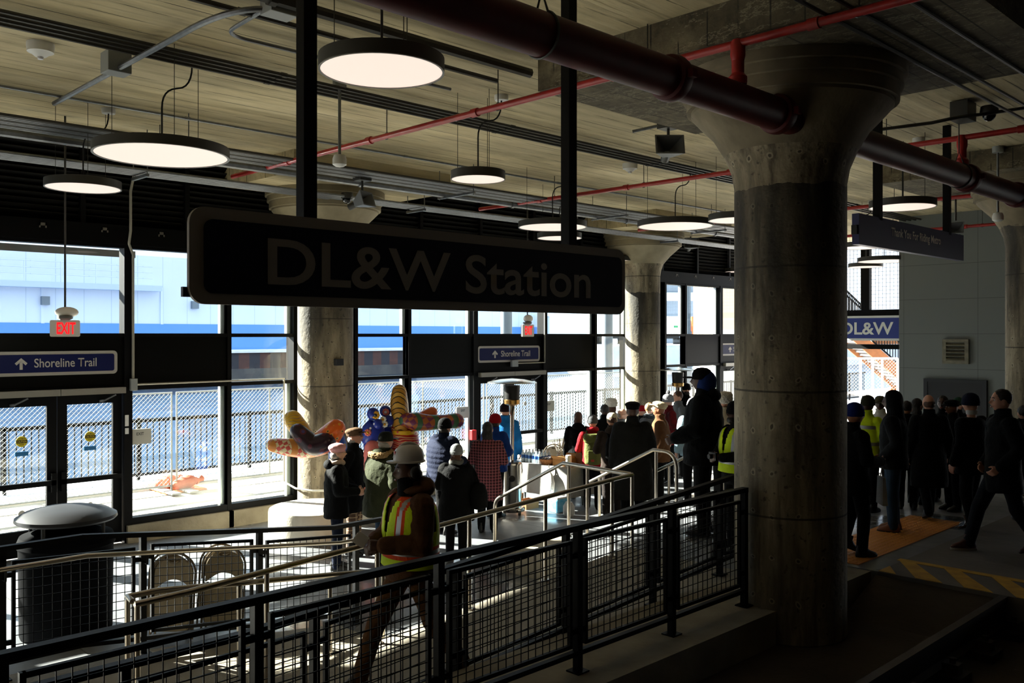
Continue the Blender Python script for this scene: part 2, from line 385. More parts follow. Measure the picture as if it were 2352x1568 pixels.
for i, k in enumerate(kinds):
    x0, x1 = WX[i], WX[i+1]; h = .035
    if k == 'c':
        struct('wall_pier_or_closure', MB().box(x0+.02, x1-.02, YW+.04, YW+.25, 0, 4.44), SP, 'black pier behind a round column or added closure of an unseen bay', 'wall'); continue
    where = {6:'left of the left doors', 9:'right of the left doors', 10:'beside the drum bench column', 12:'behind the painted sculptures', 13:'left of the middle doors', 15:'right of the middle doors', 16:'left of the far column', 18:'right of the far column'}.get(i, 'in bay %d of the wall' % i)
    if k in 'gs':
        wn += 1
        t = thing('window_%d' % wn, 'tall black framed window ' + where, 'window', ((x0+x1)/2, YW, 0), kind='structure')
        m = MB().box(x0-h, x0+h, YW-.09, YW+.09, .26, 4.44).box(x1-h, x1+h, YW-.088, YW+.088, .26, 4.44)
        for (a, b) in ((.26,.36),(2.275,2.335),(3.065,3.125),(4.39,4.44)): m.box(x0+h, x1-h, YW-.085, YW+.085, a, b)
        m.build('frame', BLK, t)
        m = MB().box(x1-h-.07, x1-h-.002, YW+.02, YW+.10, .36, 2.275).box(x1-h-.07, x1-h-.002, YW+.02, YW+.10, 3.125, 4.39); m.build('lit_jamb_side', JAMB_LIT, t)  # pale strip paints the sunlit deep side of the mullion
        pane(x0+h, x1-h, .36, 2.275, t); pane(x0+h, x1-h, 3.125, 4.39, t)
        if k == 'g': pane(x0+h, x1-h, 2.335, 3.065, t)
        else: MB().box(x0+h, x1-h, YW-.06, YW+.02, 2.335, 3.065).build('spandrel_panel', SPAN, t)
        MB().box(x0-.04, x1+.04, YW-.16, YW+.2, 0, .26).build('sill_curb', CURB, t)
    else:
        dn += 1
        lab = {8:'left black double doors with yellow caution stickers', 14:'middle black glass double doors behind the patio heater', 20:'far black glass double doors'}.get(i, 'black glass double doors beyond the left edge')
        t = thing('door_%d' % dn, lab, 'door', ((x0+x1)/2, YW, 0), kind='structure')
        m = MB().box(x0-.05, x0+.07, YW-.1, YW+.1, 0, 4.44).box(x1-.07, x1+.05, YW-.1, YW+.1, 0, 4.44)
        m.box(x0+.07, x1-.07, YW-.085, YW+.085, 2.27, 2.36).box(x0+.07, x1-.07, YW-.085, YW+.085, 3.065, 3.125).box(x0+.07, x1-.07, YW-.085, YW+.085, 4.39, 4.44)
        m.build('frame', BLK, t)
        MB().box(x0+.07, x1-.07, YW-.06, YW+.02, 2.36, 3.065).build('spandrel_panel', SPAN, t)
        pane(x0+.07, x1-.07, 3.125, 4.39, t)
        xm = (x0+x1)/2
        for (a, b, sgn) in ((x0+.08, xm-.005, 1), (xm+.005, x1-.08, -1)):
            sw = .13
            m = MB().box(a, a+sw, YW-.03, YW+.03, .02, 2.25).box(b-sw, b, YW-.03, YW+.03, .02, 2.25).box(a+sw, b-sw, YW-.03, YW+.03, .02, .38).box(a+sw, b-sw, YW-.03, YW+.03, 2.1, 2.25)
            lf = m.build('door_leaf', BLK, t)
            pane(a+sw, b-sw, .38, 2.1, lf)
            m = MB().box(a+.03, b-.03, YW-.11, YW-.06, .98, 1.05); hx = b-.09 if sgn > 0 else a+.03
            m.box(hx, hx+.07, YW-.11, YW-.03, .88, 1.15); m.build('push_bar', BLKP, lf)
            m = MB().box(a, b, YW-.19, YW-.09, 2.24, 2.33); m.build('door_operator', mat('operator_aluminium', '#8f8b82', .4, .3), t)
            q = (b-.12) if sgn < 0 else (a+.5)
            m = MB().bar((q, YW-.12, 2.22), (q-.16, YW-.10, 2.14), .03, .02).bar((q-.16, YW-.10, 2.14), (q-.2, YW-.04, 2.13), .03, .03); m.build('closer_arm', GALV, t)
            xc = (a+b)/2
            if i in (8, 14, 2):
                d = MB(); d.lathe([(0,0),(.075,0),(.075,.004),(0,.004)], (0,0,0), 28); d.xf(Matrix.Translation((xc, YW-.012, 1.62)) @ Matrix.Rotation(R(90), 4, 'X'))
                if i == 8:
                    st = d.build('caution_sticker', mat('caution_yellow', '#d9c21a', .5), lf)
                    MB().box(xc-.074, xc+.074, YW-.0185, YW-.017, 1.597, 1.643).build('caution_band', DARK, st) if False else None
                    STICK = globals().setdefault('STICK', []); STICK.append((xc, lf))
                    MB().box(xc-.085, xc+.085, YW-.016, YW-.007, 1.42, 1.48).build('blue_sticker', mat('sticker_blue', '#1f6fa8', .5), lf)
                d = MB(); d.lathe([(0,0),(.045,0),(.045,.004),(0,.004)], (0,0,0), 24); d.xf(Matrix.Translation((xc, YW-.012, .62 if i == 8 else 1.62)) @ Matrix.Rotation(R(90), 4, 'X'))
                d.build('round_sticker', mat('sticker_white', '#d9d6cc', .5), lf)
# louvre screen above the glass
t = thing('wall_louvres', 'black louvre screen between the ceiling and the window wall', 'wall', (5, YW, 4.7), kind='structure')
m = MB().box(-16, 24.1, YW+.2, YW+.3, 4.72, ZC); m.build('backing', DARK, t)
m = MB()
zz = 4.80
while zz < ZC-.05:
    m.bar((-16, YW+.06, zz), (24.1, YW+.06, zz), .15, .012, (0, .55, .83)); zz += .088
m.build('slat', mat('louvre_black', '#151412', .5, spec=.2), t)
m = MB(); xx = -15.6
while xx < 24: m.box(xx-.035, xx+.035, YW-.06, YW+.2, 4.72, ZC); xx += 1.56
m.build('louvre_post', BLK, t)
m = MB(); xx = -15.2
while xx < 24:
    m.box(xx-.05, xx+.05, YW-.125, YW-.118, 4.63, 4.67).box(xx-.05, xx-.03, YW-.125, YW-.118, 4.60, 4.67).box(xx+.03, xx+.05, YW-.125, YW-.118, 4.60, 4.67); xx += .84
m.build('clip', mat('dull_clip', '#5e5a52', .5), t)
# end of the hall: grey panelled wall, upper framing beyond
g = G('grey_wall_panel', .55)
j = g.math('MAXIMUM', g.math('LESS_THAN', g.math('FRACT', g.math('DIVIDE', g.z, .78)), .012), g.math('LESS_THAN', g.math('FRACT', g.math('DIVIDE', g.math('ADD', g.y, .9), 1.6)), .006))
g.color(g.mix(j, '#747a78', '#4c504f')); PANEL = g.m
struct('wall_right', MB().box(21.0, 21.2, 4.3, 8.63, 0, ZC).box(21.0, 21.2, -9, -3.2, 0, ZC).box(21.0, 21.2, -3.2, 4.3, 3.0, ZC), PANEL, 'grey panelled end wall with a louvred vent', 'wall')
t = thing('door_9', 'dark grey door in the grey panelled end wall', 'door', (21, 7.1, 0), kind='structure')
a = onX(2131, 876, 20.95); b = onX(2258, 880, 20.95)
m = MB().box(20.93, 21.0, b.y, a.y, .66, a.z); m.build('door_leaf', mat('door_dark_grey', '#1b1c1f', .5), t)
m = MB().box(20.91, 21.0, b.y-.08, b.y, .66, a.z+.07).box(20.91, 21.0, a.y, a.y+.08, .66, a.z+.07).box(20.91, 21.0, b.y, a.y, a.z, a.z+.07); m.build('frame', mat('door_frame_grey', '#222427', .5), t)
a = onX(2166, 779, 20.95); b = onX(2226, 836, 20.95)
t = thing('wall_vent', 'weathered metal louvred vent on the grey end wall', 'vent', (20.9, (a.y+b.y)/2, b.z))
y0, y1, z0, z1 = b.y, a.y, b.z, a.z; VG = mat('vent_metal', '#8d8873', .6, .2, var=(8, '#5e5a4c', .5))
m = MB().box(20.9, 21.0, y0, y0+.08, z0, z1).box(20.9, 21.0, y1-.08, y1, z0, z1).box(20.9, 21.0, y0+.08, y1-.08, z0, z0+.07).box(20.9, 21.0, y0+.08, y1-.08, z1-.07, z1); m.build('frame', VG, t)
m = MB()
for k in range(5):
    zz = z0+.07+(k+.5)*(z1-z0-.14)/5; m.bar((20.92, y0+.08, zz), (20.92, y1-.08, zz), .09, .015, (-.6, 0, .8))
m.build('slat', VG, t)
# open end beyond the grey wall: frame, mesh and the transverse station sign
t = thing('window_20', 'black steel frame with wire mesh in the open end of the hall', 'window', (24, 11, 0), kind='structure')
m = MB().box(23.9, 24.05, 8.7, 13.6, 3.55, 3.78).box(23.9, 24.05, 8.7, 13.6, 2.72, 2.85).box(23.9, 24.05, 10.62, 10.85, 3.78, ZC)
m.build('frame', BLK, t)
m = MB(); yy = 8.7
while yy < 13.6: m.bar((24.0, yy, 3.8), (24.0, yy, ZC), .008, .008); yy += .1
zz = 3.8
while zz < ZC: m.bar((24.0, 8.7, zz), (24.0, 13.6, zz), .008, .008); zz += .1
m.build('wire_mesh', mat('mesh_grey', '#8a8580', .5, .5), t)
struct('wall_end', MB().box(24.05, 24.2, 4.3, 8.7, 0, ZC).box(24.05, 24.2, -9, -3.2, 0, ZC).box(24.05, 24.2, -3.2, 4.3, 3.0, ZC), CONC_D, 'dark wall closing the hall behind the grey panels beside the track opening', 'wall')
# yellow hatch painted on the crossing, tactile strip, rails
YEL = mat('hatch_yellow', '#e0ae22', .7, var=(7, '#a8801a', .6)); TAC = G('tactile_orange', .6)
q = TAC.math('SUBTRACT', TAC.math('FRACT', TAC.math('DIVIDE', TAC.x, .06)), .5); q2 = TAC.math('SUBTRACT', TAC.math('FRACT', TAC.math('DIVIDE', TAC.y, .06)), .5)
TAC.color(TAC.mix(TAC.noise(3), '#c77a1e', '#e09030'))
t = thing('tactile_strip', 'orange tactile paving strip on the platform floor under the crowd', 'tactile paving', (10.8, 4.58, .66))
MB().box(9.3, 12.35, 4.25, 4.92, .66, .67).build('strip', TAC.m, t)
m = MB()
for a in range(44):
    for b in range(9): m.lathe([(.018,0),(.012,.006),(0,.007)], (9.35+a*.069, 4.30+b*.069, .67), 6)
m.build('studs', mat('tactile_stud_orange', '#e09a3c', .55), t)['kind'] = 'stuff'
m = MB()
m.box(9.22, 9.34, -2.5, 4.1, .66, .664) if False else None
def quad(m, pts, z): n = m.add([(x, y, z) for x, y in pts] + [(x, y, z-.004) for x, y in pts]); k = len(pts); m.face([n+i for i in range(k)]); [m.face((n+i, n+k+i, n+k+(i+1) % k, n+(i+1) % k)) for i in range(k)]
t = thing('crossing_hatching', 'yellow hatched paint along the edge of the track crossing', 'road marking', (9.7, 1, .66))
m = MB(); quad(m, [(9.80, 4.05), (9.90, 4.05), (9.90, -2.9), (9.80, -2.9)], .665)
quad(m, [(9.22, 4.0), (9.22, 3.82), (9.5, 4.0)], .665)
yy = 4.02
while yy > -2.2: quad(m, [(9.80, yy), (9.80, yy-.17), (9.21, yy-.66), (9.21, yy-.40)], .665); yy -= .46
m.build('stripes', YEL, t)
RAILM = mat('rail_steel', '#4a423a', .45, .7, var=(5, '#2c2621', .5))
def rail(y, label, x1):
    t = thing('track_rail', label, 'rail', (0, y, .35))
    m = MB()
    pr = [(-.07,.42),(.07,.42),(.07,.44),(.012,.46),(.012,.60),(.035,.615),(.035,.66),(-.035,.66),(-.035,.615),(-.012,.60),(-.012,.46),(-.07,.44)]
    a = m.add([(-15.5, y+p, z) for p, z in pr]); b = m.add([(x1, y+p, z) for p, z in pr]); k = len(pr)
    for i in range(k): m.face((a+i, a+(i+1)%k, b+(i+1)%k, b+i))
    m.face([a+i for i in range(k)][::-1]); m.face([b+i for i in range(k)])
    m.build('rail_head', RAILM, t)
    xx = 9.0
    while xx > -1:
        m = MB().box(xx-.13, xx+.13, y-.24, y+.24, .35, .42).box(xx-.05, xx+.05, y-.2, y-.075, .42, .5).box(xx-.05, xx+.05, y+.075, y+.2, .42, .5)
        m.tube([(xx, y-.14, .5), (xx, y-.14, .54)], .025, 8).tube([(xx, y+.14, .5), (xx, y+.14, .54)], .025, 8)
        m.build('rail_fastener', RAILM, t); xx -= .75
rail(2.8, 'near dark steel track rail running into the crossing', 9.19); rail(1.36, 'second dark steel track rail close to the camera', 9.19)

m = MB(); n = m.add([(8.45,2.9,.345),(9.2,2.9,.345),(9.2,4.02,.345),(8.45,4.02,.345),(9.2,2.9,.62),(9.2,4.02,.62)])
for q in ((0,4,5,3),(0,1,4),(3,5,2),(0,3,2,1),(1,2,5,4)): m.face([n+k for k in q])
tag(m.build('concrete_wedge', CONC_D), 'sloping concrete wedge against the edge of the track crossing', 'wedge', kind='structure')
# ---------------------------------------------------------------- railings and handrails
def grid_panel(parent, a, b, za, zb, inset, y, pitch=.07):
    """framed wire panel between x=a and x=b, base heights za/zb of the sloping ground, inset bottom/top"""
    f = MB(); w = .028
    P = lambda x, h: Vector((x, y, za+(zb-za)*(x-a)/(b-a)+h)) if abs(b-a) > 1e-6 else None
    lo, hi = inset; x0, x1 = a+.085, b-.085
    c = [P(x0, lo), P(x1, lo), P(x1, hi), P(x0, hi)]
    f.bar(c[0], c[1], w, w).bar(c[3], c[2], w, w).bar(c[0]+Vector((0,0,-w/2)), c[3]+Vector((0,0,w/2)), w, w).bar(c[1]+Vector((0,0,-w/2)), c[2]+Vector((0,0,w/2)), w, w)
    for (xe, xp) in ((x0, a+.02), (x1, b-.02)):
        for hh in (lo+.1, hi-.1): f.bar(P(xe, hh), P(xp, hh), .022, .04)
    fo = f.build('panel_frame', BLKP, parent)
    m = MB(); n = max(2, int((x1-x0)/pitch)); k = max(2, int((hi-lo)/pitch))
    for i in range(1, n): xx = x0+(x1-x0)*i/n; m.bar(P(xx, lo), P(xx, hi), .0055, .0055)
    for i in range(1, k): hh = lo+(hi-lo)*i/k; m.bar(P(x0, hh), P(x1, hh), .0055, .0055)
    m.build('wire_mesh', BLKP, fo)
def railing(name, label, y, xs, zf, H, breaks=(), lastpanel=True, ends=(None, None)):
    t = thing(name, label, 'railing', ((xs[0]+xs[-1])/2, y, zf(xs[0])))
    e0 = ends[0] if ends[0] is not None else xs[0]; e1 = ends[1] if ends[1] is not None else xs[-1]
    px = sorted({e0-.025, e1+.025, *breaks})
    m = MB()
    for p, q in zip(px, px[1:]): m.bar((p, y, zf(p)+H-.02), (q, y, zf(q)+H-.02), .06, .042)
    m.build('top_rail', BLKP, t)
    m = MB()
    for p, q in zip(px, px[1:]): m.bar((p, y, zf(p)+.14), (q, y, zf(q)+.14), .045, .035)
    m.build('bottom_rail', BLKP, t)
    for x in xs:
        z = zf(x); m = MB().box(x-.026, x+.026, y-.026, y+.026, z, z+H-.04).box(x-.06, x+.06, y-.06, y+.06, z, z+.012); m.build('post', BLKP, t)
    for a, b in zip(xs, xs[1:]):
        br = [x for x in breaks if a+.1 < x < b-.1]
        if br: grid_panel(t, a, b, zf(a), zf(b), (.2, H-.14), y)
        else: grid_panel(t, a, b, zf(a), zf(b), (.2, H-.12), y)
    return t
railing('guard_railing', 'front black mesh guard railing on the platform curb nearest the camera', 4.35, [-1.27,-.06,1.15,2.37,3.62,4.93,6.09,7.2], lambda x: .65, 1.07)
railing('guard_railing', 'short black guard railing just right of the huge column', 4.5, [8.42, 9.12], lambda x: .65, 1.07)
railing('guard_railing', 'second black mesh railing climbing along the ramp behind the front railing', 5.1, [-.45,.76,1.97,3.19,4.42,5.63,6.84,7.97,9.1], rz, .98, breaks=(2.7, 8.2))
railing('guard_railing', 'far black mesh railing of the lower ramp beside the trash can', 8.1, [-.15,1.0,2.15,3.29,4.44,5.58], lambda x: .30 if x < 2.77 else (.30-.30*(x-2.77)/2.53 if x < 5.3 else 0.0), 1.09, breaks=(2.77, 5.3), ends=(None, 6.0))
def arc(p0, p1, p2, n=5):   # rounded corner through p1
    p0, p1, p2 = Vector(p0), Vector(p1), Vector(p2)
    return [p0.lerp(p1, t).lerp(p1.lerp(p2, t), t) for t in [i/n for i in range(n+1)]]
def handrail(label, path, posts, r=.024):
    t = thing('handrail', label, 'handrail', posts[0] if posts else path[0])
    MB().tube(path, r, 12).build('rail', STEEL, t)
    for p in posts:
        (x, y, z0, z1) = p if len(p) == 4 else (*p, 1)
        m = MB().tube([(x, y, z0), (x, y, z1)], .021, 10).lathe([(.05,0),(.05,.01),(.02,.012)], (x, y, z0), 14); m.build('post', STEEL, t)
    return t
lz = lambda x: .30 if x < 2.7 else max(0, .30-.30*(x-2.7)/2.7)
yD, yC = 6.40, 6.52
pD = [(2.54, yC, 1.23), (2.54, yD, 1.20), (2.95, yD, 1.21), (8.0, yD, 1.495), (8.2, yD, 1.50)]
t = thing('handrail', 'long stainless handrail rising along the ramp behind the worker', 'handrail', (5.3, yD, .3))
MB().tube(pD[1:], .024, 12).build('rail', STEEL, t)
for x in (2.56, 3.57, 4.63, 5.70, 6.75, 7.83, 8.19):
    MB().tube([(x, yD, rz(x)), (x, yD, 1.21+.0564*max(0, x-2.95)-.02)], .021, 10).lathe([(.05,0),(.05,.01),(.02,.012)], (x, yD, rz(x)), 14).build('post', STEEL, t)
t = thing('handrail', 'lower stainless handrail dipping along the lower ramp toward the floor', 'handrail', (3.6, yC, .2))
MB().tube([(2.54, yD+.03, 1.215), (2.54, yC, 1.23), (2.75, yC, 1.232), (5.0, yC, .985), (5.35, yC, .95)], .022, 12).build('rail', STEEL, t)
for x in (2.54, 3.4, 4.23, 4.78): MB().tube([(x, yC, lz(x)), (x, yC, 1.23-.11*max(0, x-2.75)-.02)], .019, 10).build('post', STEEL, t)
t = thing('wall_handrail', 'stainless handrail fixed to the far black railing', 'handrail', (2.6, 8.0, 1.0))
MB().tube([(-.4, 7.99, 1.225), (2.77, 7.99, 1.225), (5.3, 7.99, .925), (5.9, 7.99, .915)], .022, 12).build('rail', STEEL, t)
for x in (1.0, 2.15, 3.29, 4.44, 5.58):
    z = 1.225 if x < 2.77 else max(.917, 1.225-.3*(x-2.77)/2.53)
    MB().tube([(x, 8.08, z-.1), (x, 8.0, z-.1), (x, 7.99, z-.02)], .009, 8).build('bracket', BLKP, t)
def stair_rail(x, label, start, full):
    t = thing('handrail', label, 'handrail', (x, 7.5, .66))
    top = (x, 7.49, 1.52)
    low = (x, 8.67, .93)
    if start: path = [(x, 8.72, .05), (x, 8.72, .80)] + arc((x, 8.72, .80), (x, 8.72, .90), (x, 8.62, .955)) + [top, (x, 6.43, 1.50)]
    else: path = [low, top, (x, 7.32, 1.52)] + arc((x, 7.32, 1.52), (x, 7.12, 1.52), (x, 7.1, 1.32)) + [(x, 7.1, .66)]
    MB().tube(path, .024, 12).build('rail', STEEL, t)
    for y in ((7.4, 7.1) if start else (7.44,)):
        MB().tube([(x, y, .66), (x, y, 1.5)], .021, 10).lathe([(.05,0),(.05,.01),(.02,.012)], (x, y, .66), 14).build('post', STEEL, t)
    if not start: MB().tube([(x, 8.45, .165), (x, 8.45, 1.03)], .021, 10).build('post', STEEL, t)
stair_rail(8.22, 'stainless stair handrail with a bent end beside the patio heater', True, True)
stair_rail(10.05, 'stainless stair handrail in front of the man in the dark overcoat', False, True)
stair_rail(11.75, 'short stainless stair handrail left of the tall hooded man', False, True)
# ---------------------------------------------------------------- writing
def text_mesh(s, bold=0.0):
    c = bpy.data.curves.new('t', 'FONT'); c.body = s; c.extrude = 0; c.offset = bold; c.resolution_u = 6
    o = bpy.data.objects.new('t', c); COL.objects.link(o)
    dg = bpy.context.evaluated_depsgraph_get()
    me = bpy.data.meshes.new_from_object(o.evaluated_get(dg)); bpy.data.objects.remove(o); bpy.data.curves.remove(c)
    return me
def write(name, s, m, parent, o, ux, w, h, bold=0.01, depth=.004, uz=(0,0,1)):
    """text filling a w x h box whose lower left corner is o, running along ux; stands depth proud of it"""
    me = text_mesh(s, bold); xs = [v.co.x for v in me.vertices]; ys = [v.co.y for v in me.vertices]
    x0, x1, y0, y1 = min(xs), max(xs), min(ys), max(ys); o = Vector(o); ux = Vector(ux).normalized(); uz = Vector(uz); nrm = ux.cross(uz)
    off = WL[parent.name]
    for v in me.vertices:
        v.co = o + ux*((v.co.x-x0)/(x1-x0)*w) + uz*((v.co.y-y0)/(y1-y0)*h) + nrm*depth - off
    me.materials.clear(); me.materials.append(m)
    ob = bpy.data.objects.new(name, me); COL.objects.link(ob); ob.parent = parent; WL[ob.name] = off.copy()
    return ob
def rrect(x0, x1, z0, z1, r, n=6):
    pts = []
    for cx, cz, a in ((x1-r, z1-r, 0), (x0+r, z1-r, 90), (x0+r, z0+r, 180), (x1-r, z0+r, 270)):
        pts += [(cx+r*math.cos(R(a+90*i/n)), cz+r*math.sin(R(a+90*i/n))) for i in range(n+1)]
    return pts
def plate(m, pts, y0, y1, axis='y'):
    P = (lambda a, b, y: (a, y, b)) if axis == 'y' else (lambda a, b, y: (y, a, b))
    k = len(pts); n = m.add([P(a, b, y0) for a, b in pts] + [P(a, b, y1) for a, b in pts])
    m.face([n+i for i in range(k)]); m.face([n+k+i for i in range(k)][::-1])
    for i in range(k): m.face((n+i, n+k+i, n+k+(i+1) % k, n+(i+1) % k))
    return m
SIGNB = mat('sign_navy', '#0b1446', .5, spec=.2); SIGNW = mat('sign_pale_border', '#a9a49c', .5); LETW = mat('sign_letter_pale', '#b9b4ac', .5)
SB2 = mat('big_sign_navy', '#080b22', .6, spec=.15); SW2 = mat('big_sign_grey', '#8f877e', .6)
# big hanging station sign
t = thing('station_sign', 'large dark blue hanging sign reading DL&W Station', 'sign', (3.7, 4.38, 3.25))
x0, x1, z0, z1 = 1.98, 5.43, 3.255, 3.745
plate(MB(), rrect(x0, x1, z0, z1, .085), 4.31, 4.335).build('border', SW2, t)
plate(MB(), rrect(x0+.075, x1-.045, z0+.055, z1-.06, .05), 4.303, 4.311).build('panel', SB2, t)
write('lettering', 'DL&W Station', SW2, t, (2.405, 4.303, 3.365), (1,0,0), 2.61, .25, .015, .003)
MB().box(x0-.02, x0+.03, 4.335, 4.36, 3.29, 3.34).build('end_clip', DARK, t)
for px in (699, 1301):
    p = onY(px, 400, 4.40); MB().box(p.x-.042, p.x+.042, 4.336, 4.416, 3.30, ZC).build('hanger_post', mat('sign_post_black', '#0c0b0a', .5, spec=.1), t)
# second hanging sign
t = thing('hanging_sign', 'dark blue hanging sign reading Thank You For Riding Metro', 'sign', (11.1, 4.42, 4.1))
a = onY(1967, 487, 4.4); b = onY(2208, 600, 4.4); x0, x1 = a.x, b.x; z1, z0 = 4.43, 4.09
MB().box(x0, x1, 4.37, 4.45, z0, z1).build('panel', mat('metro_sign_navy', '#2c3160', .42), t)
p = onY(2047, 540, 4.37); q = onY(2160, 560, 4.37)
write('lettering', 'Thank You For Riding Metro', mat('metro_letter', '#f2ece4', .6), t, (p.x, 4.37, 4.215), (1,0,0), q.x-p.x, .13, .02)
MB().box(x0-.04, x0, 4.38, 4.44, 4.2, 4.3).build('end_clip', DARK, t)
for px in (2016, 2175):
    p = onY(px, 500, 4.41); MB().box(p.x-.04, p.x+.04, 4.37, 4.45, 4.4, ZC).build('hanger_post', mat('sign_post_black', '#0c0b0a', .5, spec=.1), t)
# trail signs on the spandrels
def arrow(m, x, z, s, y):
    for pts in ([(x-.12*s, z-.5*s), (x+.12*s, z-.5*s), (x+.12*s, z+.2*s), (x-.12*s, z+.2*s)],):
        plate(m, pts, y, y+.004)
    plate(m, [(x, z+.5*s), (x-.5*s, z+.05*s), (x-.36*s, z-.12*s), (x, z+.2*s)][::1], y, y+.004)
    plate(m, [(x, z+.5*s), (x, z+.2*s), (x+.36*s, z-.12*s), (x+.5*s, z+.05*s)], y, y+.004)
def trail_sign(px0, px1, label, xx=None):
    a = onY(px0, 800, YW-.07).x if xx is None else xx[0]; b = onY(px1, 800, YW-.07).x if xx is None else xx[1]
    t = thing('trail_sign', label, 'sign', ((a+b)/2, YW-.075, 2.5)); y = YW-.08
    zc = 2.70; h = .17
    plate(MB(), rrect(a, b, zc-h, zc+h, .06), y, y+.02).build('border', SIGNW, t)
    plate(MB(), rrect(a+.045, b-.045, zc-h+.045, zc+h-.045, .03), y-.004, y).build('panel', SIGNB, t)
    m = MB(); s = .16; w = b-a
    arrow(m, a+.26*w, zc, s, y-.008); m.build('arrow', LETW, t)
    write('lettering', 'Shoreline Trail', LETW, t, (a+.355*w, y-.004, zc-.055), (1,0,0), w*.475, .125, .008)
trail_sign(-38, 269, 'navy sign reading Shoreline Trail above the left double doors')
trail_sign(1097, 1239, 'navy sign reading Shoreline Trail above the middle doors')
trail_sign(1655, 0, 'navy sign reading Shoreline Trail half hidden by the huge column', (onY(1655, 800, YW-.07).x, onY(1655, 800, YW-.07).x+1.75))
# transverse sign at the far end
t = thing('station_sign', 'blue wall sign reading DL&W seen past the huge column', 'sign', (23.8, 11.5, 2.9))
a = onX(2064, 725, 23.8); z1 = onX(2000, 725, 23.8).z; z0 = onX(2000, 782, 23.8).z
MB().box(23.8, 23.88, a.y-.02, a.y+3.3, z0, z1).build('border', mat('far_sign_white', '#cfd3d0', .5), t)
MB().box(23.793, 23.8, a.y-.01, a.y+3.2, z0+.06, z1-.06).build('panel', mat('far_sign_blue', '#25357f', .5), t)
b = onX(2052, 760, 23.79); c = onX(1932, 760, 23.79)
write('lettering', 'DL&W', mat('far_sign_letter', '#d5d8d2', .5), t, (23.793, c.y, z0+.16), (0,-1,0), c.y-b.y, (z1-z0)*.5, .02)
# caution stickers' words, exit plates
for xc, lf in STICK:
    y = YW-.0165
    MB().box(xc-.074, xc+.074, y-.001, y, 1.598, 1.642).build('caution_band', DARK, lf)
    write('caution_word', 'CAUTION', mat('caution_yellow', '#d9c21a', .5), lf, (xc-.062, y-.001, 1.606), (1,0,0), .124, .028, .01, .001)
    write('sticker_word', 'AUTOMATIC', DARK, lf, (xc-.05, y, 1.652), (1,0,0), .1, .018, .01, .001)
    write('sticker_word', 'DOOR', DARK, lf, (xc-.028, y, 1.57), (1,0,0), .056, .018, .01, .001)
EXW = mat('exit_housing', '#f2efe6', .45); EXR = mat('exit_red', '#e0141c', .4, emit=('#ff1820', .9))
def exit_sign(px0, px1, py0, py1, d, label, lamp):
    c = onD((px0+px1)/2, (py0+py1)/2, d); w = (px1-px0)/F*d; h = (py1-py0)/F*d
    w = w*1.02
    t = thing('exit_sign', label, 'exit sign', (c.x, c.y, c.z-h/2))
    m = plate(MB(), rrect(-w/2, w/2, -h/2, h/2, .02), -.035, .035)
    rot = Matrix.Translation(c) @ Matrix.Rotation(R(-20), 4, 'Z'); m.xf(rot); m.build('housing', EXW, t)
    ux = rot.to_3x3() @ Vector((1,0,0)); n = ux.cross(Vector((0,0,1)))
    o = c - ux*w*.27 + Vector((0,0,-h*.34)) + n*.036
    write('lettering', 'EXIT', EXR, t, o, ux, w*.62, h*.7, .02, .003)
    m = MB().ell((0,0,0), (w*.40, .07, h*.33), 18, 10); m.xf(Matrix.Translation(c+Vector((.02,0,h*.98))) @ Matrix.Rotation(R(-20), 4, 'Z')); m.build('emergency_lamp', EXW, t)
    MB().lathe([(.05,0),(.09,.02),(.09,.05)], c+Vector((0,0,h*.5)), 14).build('collar', mat('collar_grey', '#6b6b66', .5), t)
    MB().tube([c+Vector((0,0,h*1.2)), (c.x, c.y, ZC)], .013, 8).build('stem', GALVD, t)
exit_sign(119, 180, 735, 773, 11.2, 'EXIT sign with white lamp head hanging by the left doors', 1)
exit_sign(1197, 1226, 745, 773, 18.0, 'small EXIT sign with lamp head hanging by the middle doors', 1)
def exit_plate(px, py, label):
    p = onY(px, py, YW-.012); w, h = .17, .115
    t = thing('exit_plate', label, 'sign', p)
    plate(MB(), rrect(p.x-w, p.x+w, p.z-h, p.z+h, .02), YW-.03, YW-.008).build('plate', mat('plate_grey', '#b9b8ae', .5), t)
    write('lettering', 'EXIT', DARK, t, (p.x-.055, YW-.03, p.z+.02), (1,0,0), .11, .045, .01, .002)
exit_plate(321, 1002, 'small grey EXIT plate on the glass right of the left doors')
exit_plate(1062, 947, 'small grey EXIT plate on the glass by the painted sculptures')
exit_plate(1260, 932, 'small grey EXIT plate on the glass right of the middle doors')
# ---------------------------------------------------------------- under the ceiling
LAMP = mat('lamp_diffuser', '#6b655f', .5, emit=((1.0, .80, .68), .64)); HOUS = mat('lamp_housing', '#3a3a36', .5, .2)
GRIM = mat('lamp_rim', '#77756e', .45, .3)
lamps = [(877,164,292,'largest looking round pendant lamp, above the station sign'), (372,358,302,'wide round pendant lamp at upper left'),
 (191,432,166,'round pendant lamp lowest at the far left, in front of the louvres'), (1098,412,127,'small round pendant lamp hanging between the sign posts'),
 (1269,522,160,'round pendant lamp passing behind the right sign post, the upper of two'), (1285,547,104,'small round pendant lamp passing behind the right sign post, the lower of two'),
 (1551,520,175,'wide round pendant lamp above the far column'), (1692,506,130,'round pendant lamp half hidden by the left edge of the huge column'),
 (2073,476,147,'round pendant lamp above the Thank You sign'), (1977,569,97,'round pendant lamp under the left end of the Thank You sign'),
 (2031,600,118,'far wide pendant lamp cut off by the grey wall edge'), (1988,613,77,'far pendant lamp lowest beside the huge column, above the blue DL&W sign'),
 (1415,600,85,'far pendant lamp peeping out at the right end of the station sign'), (1691,624,52,'tiny far pendant lamp beside the huge column under the louvres')]
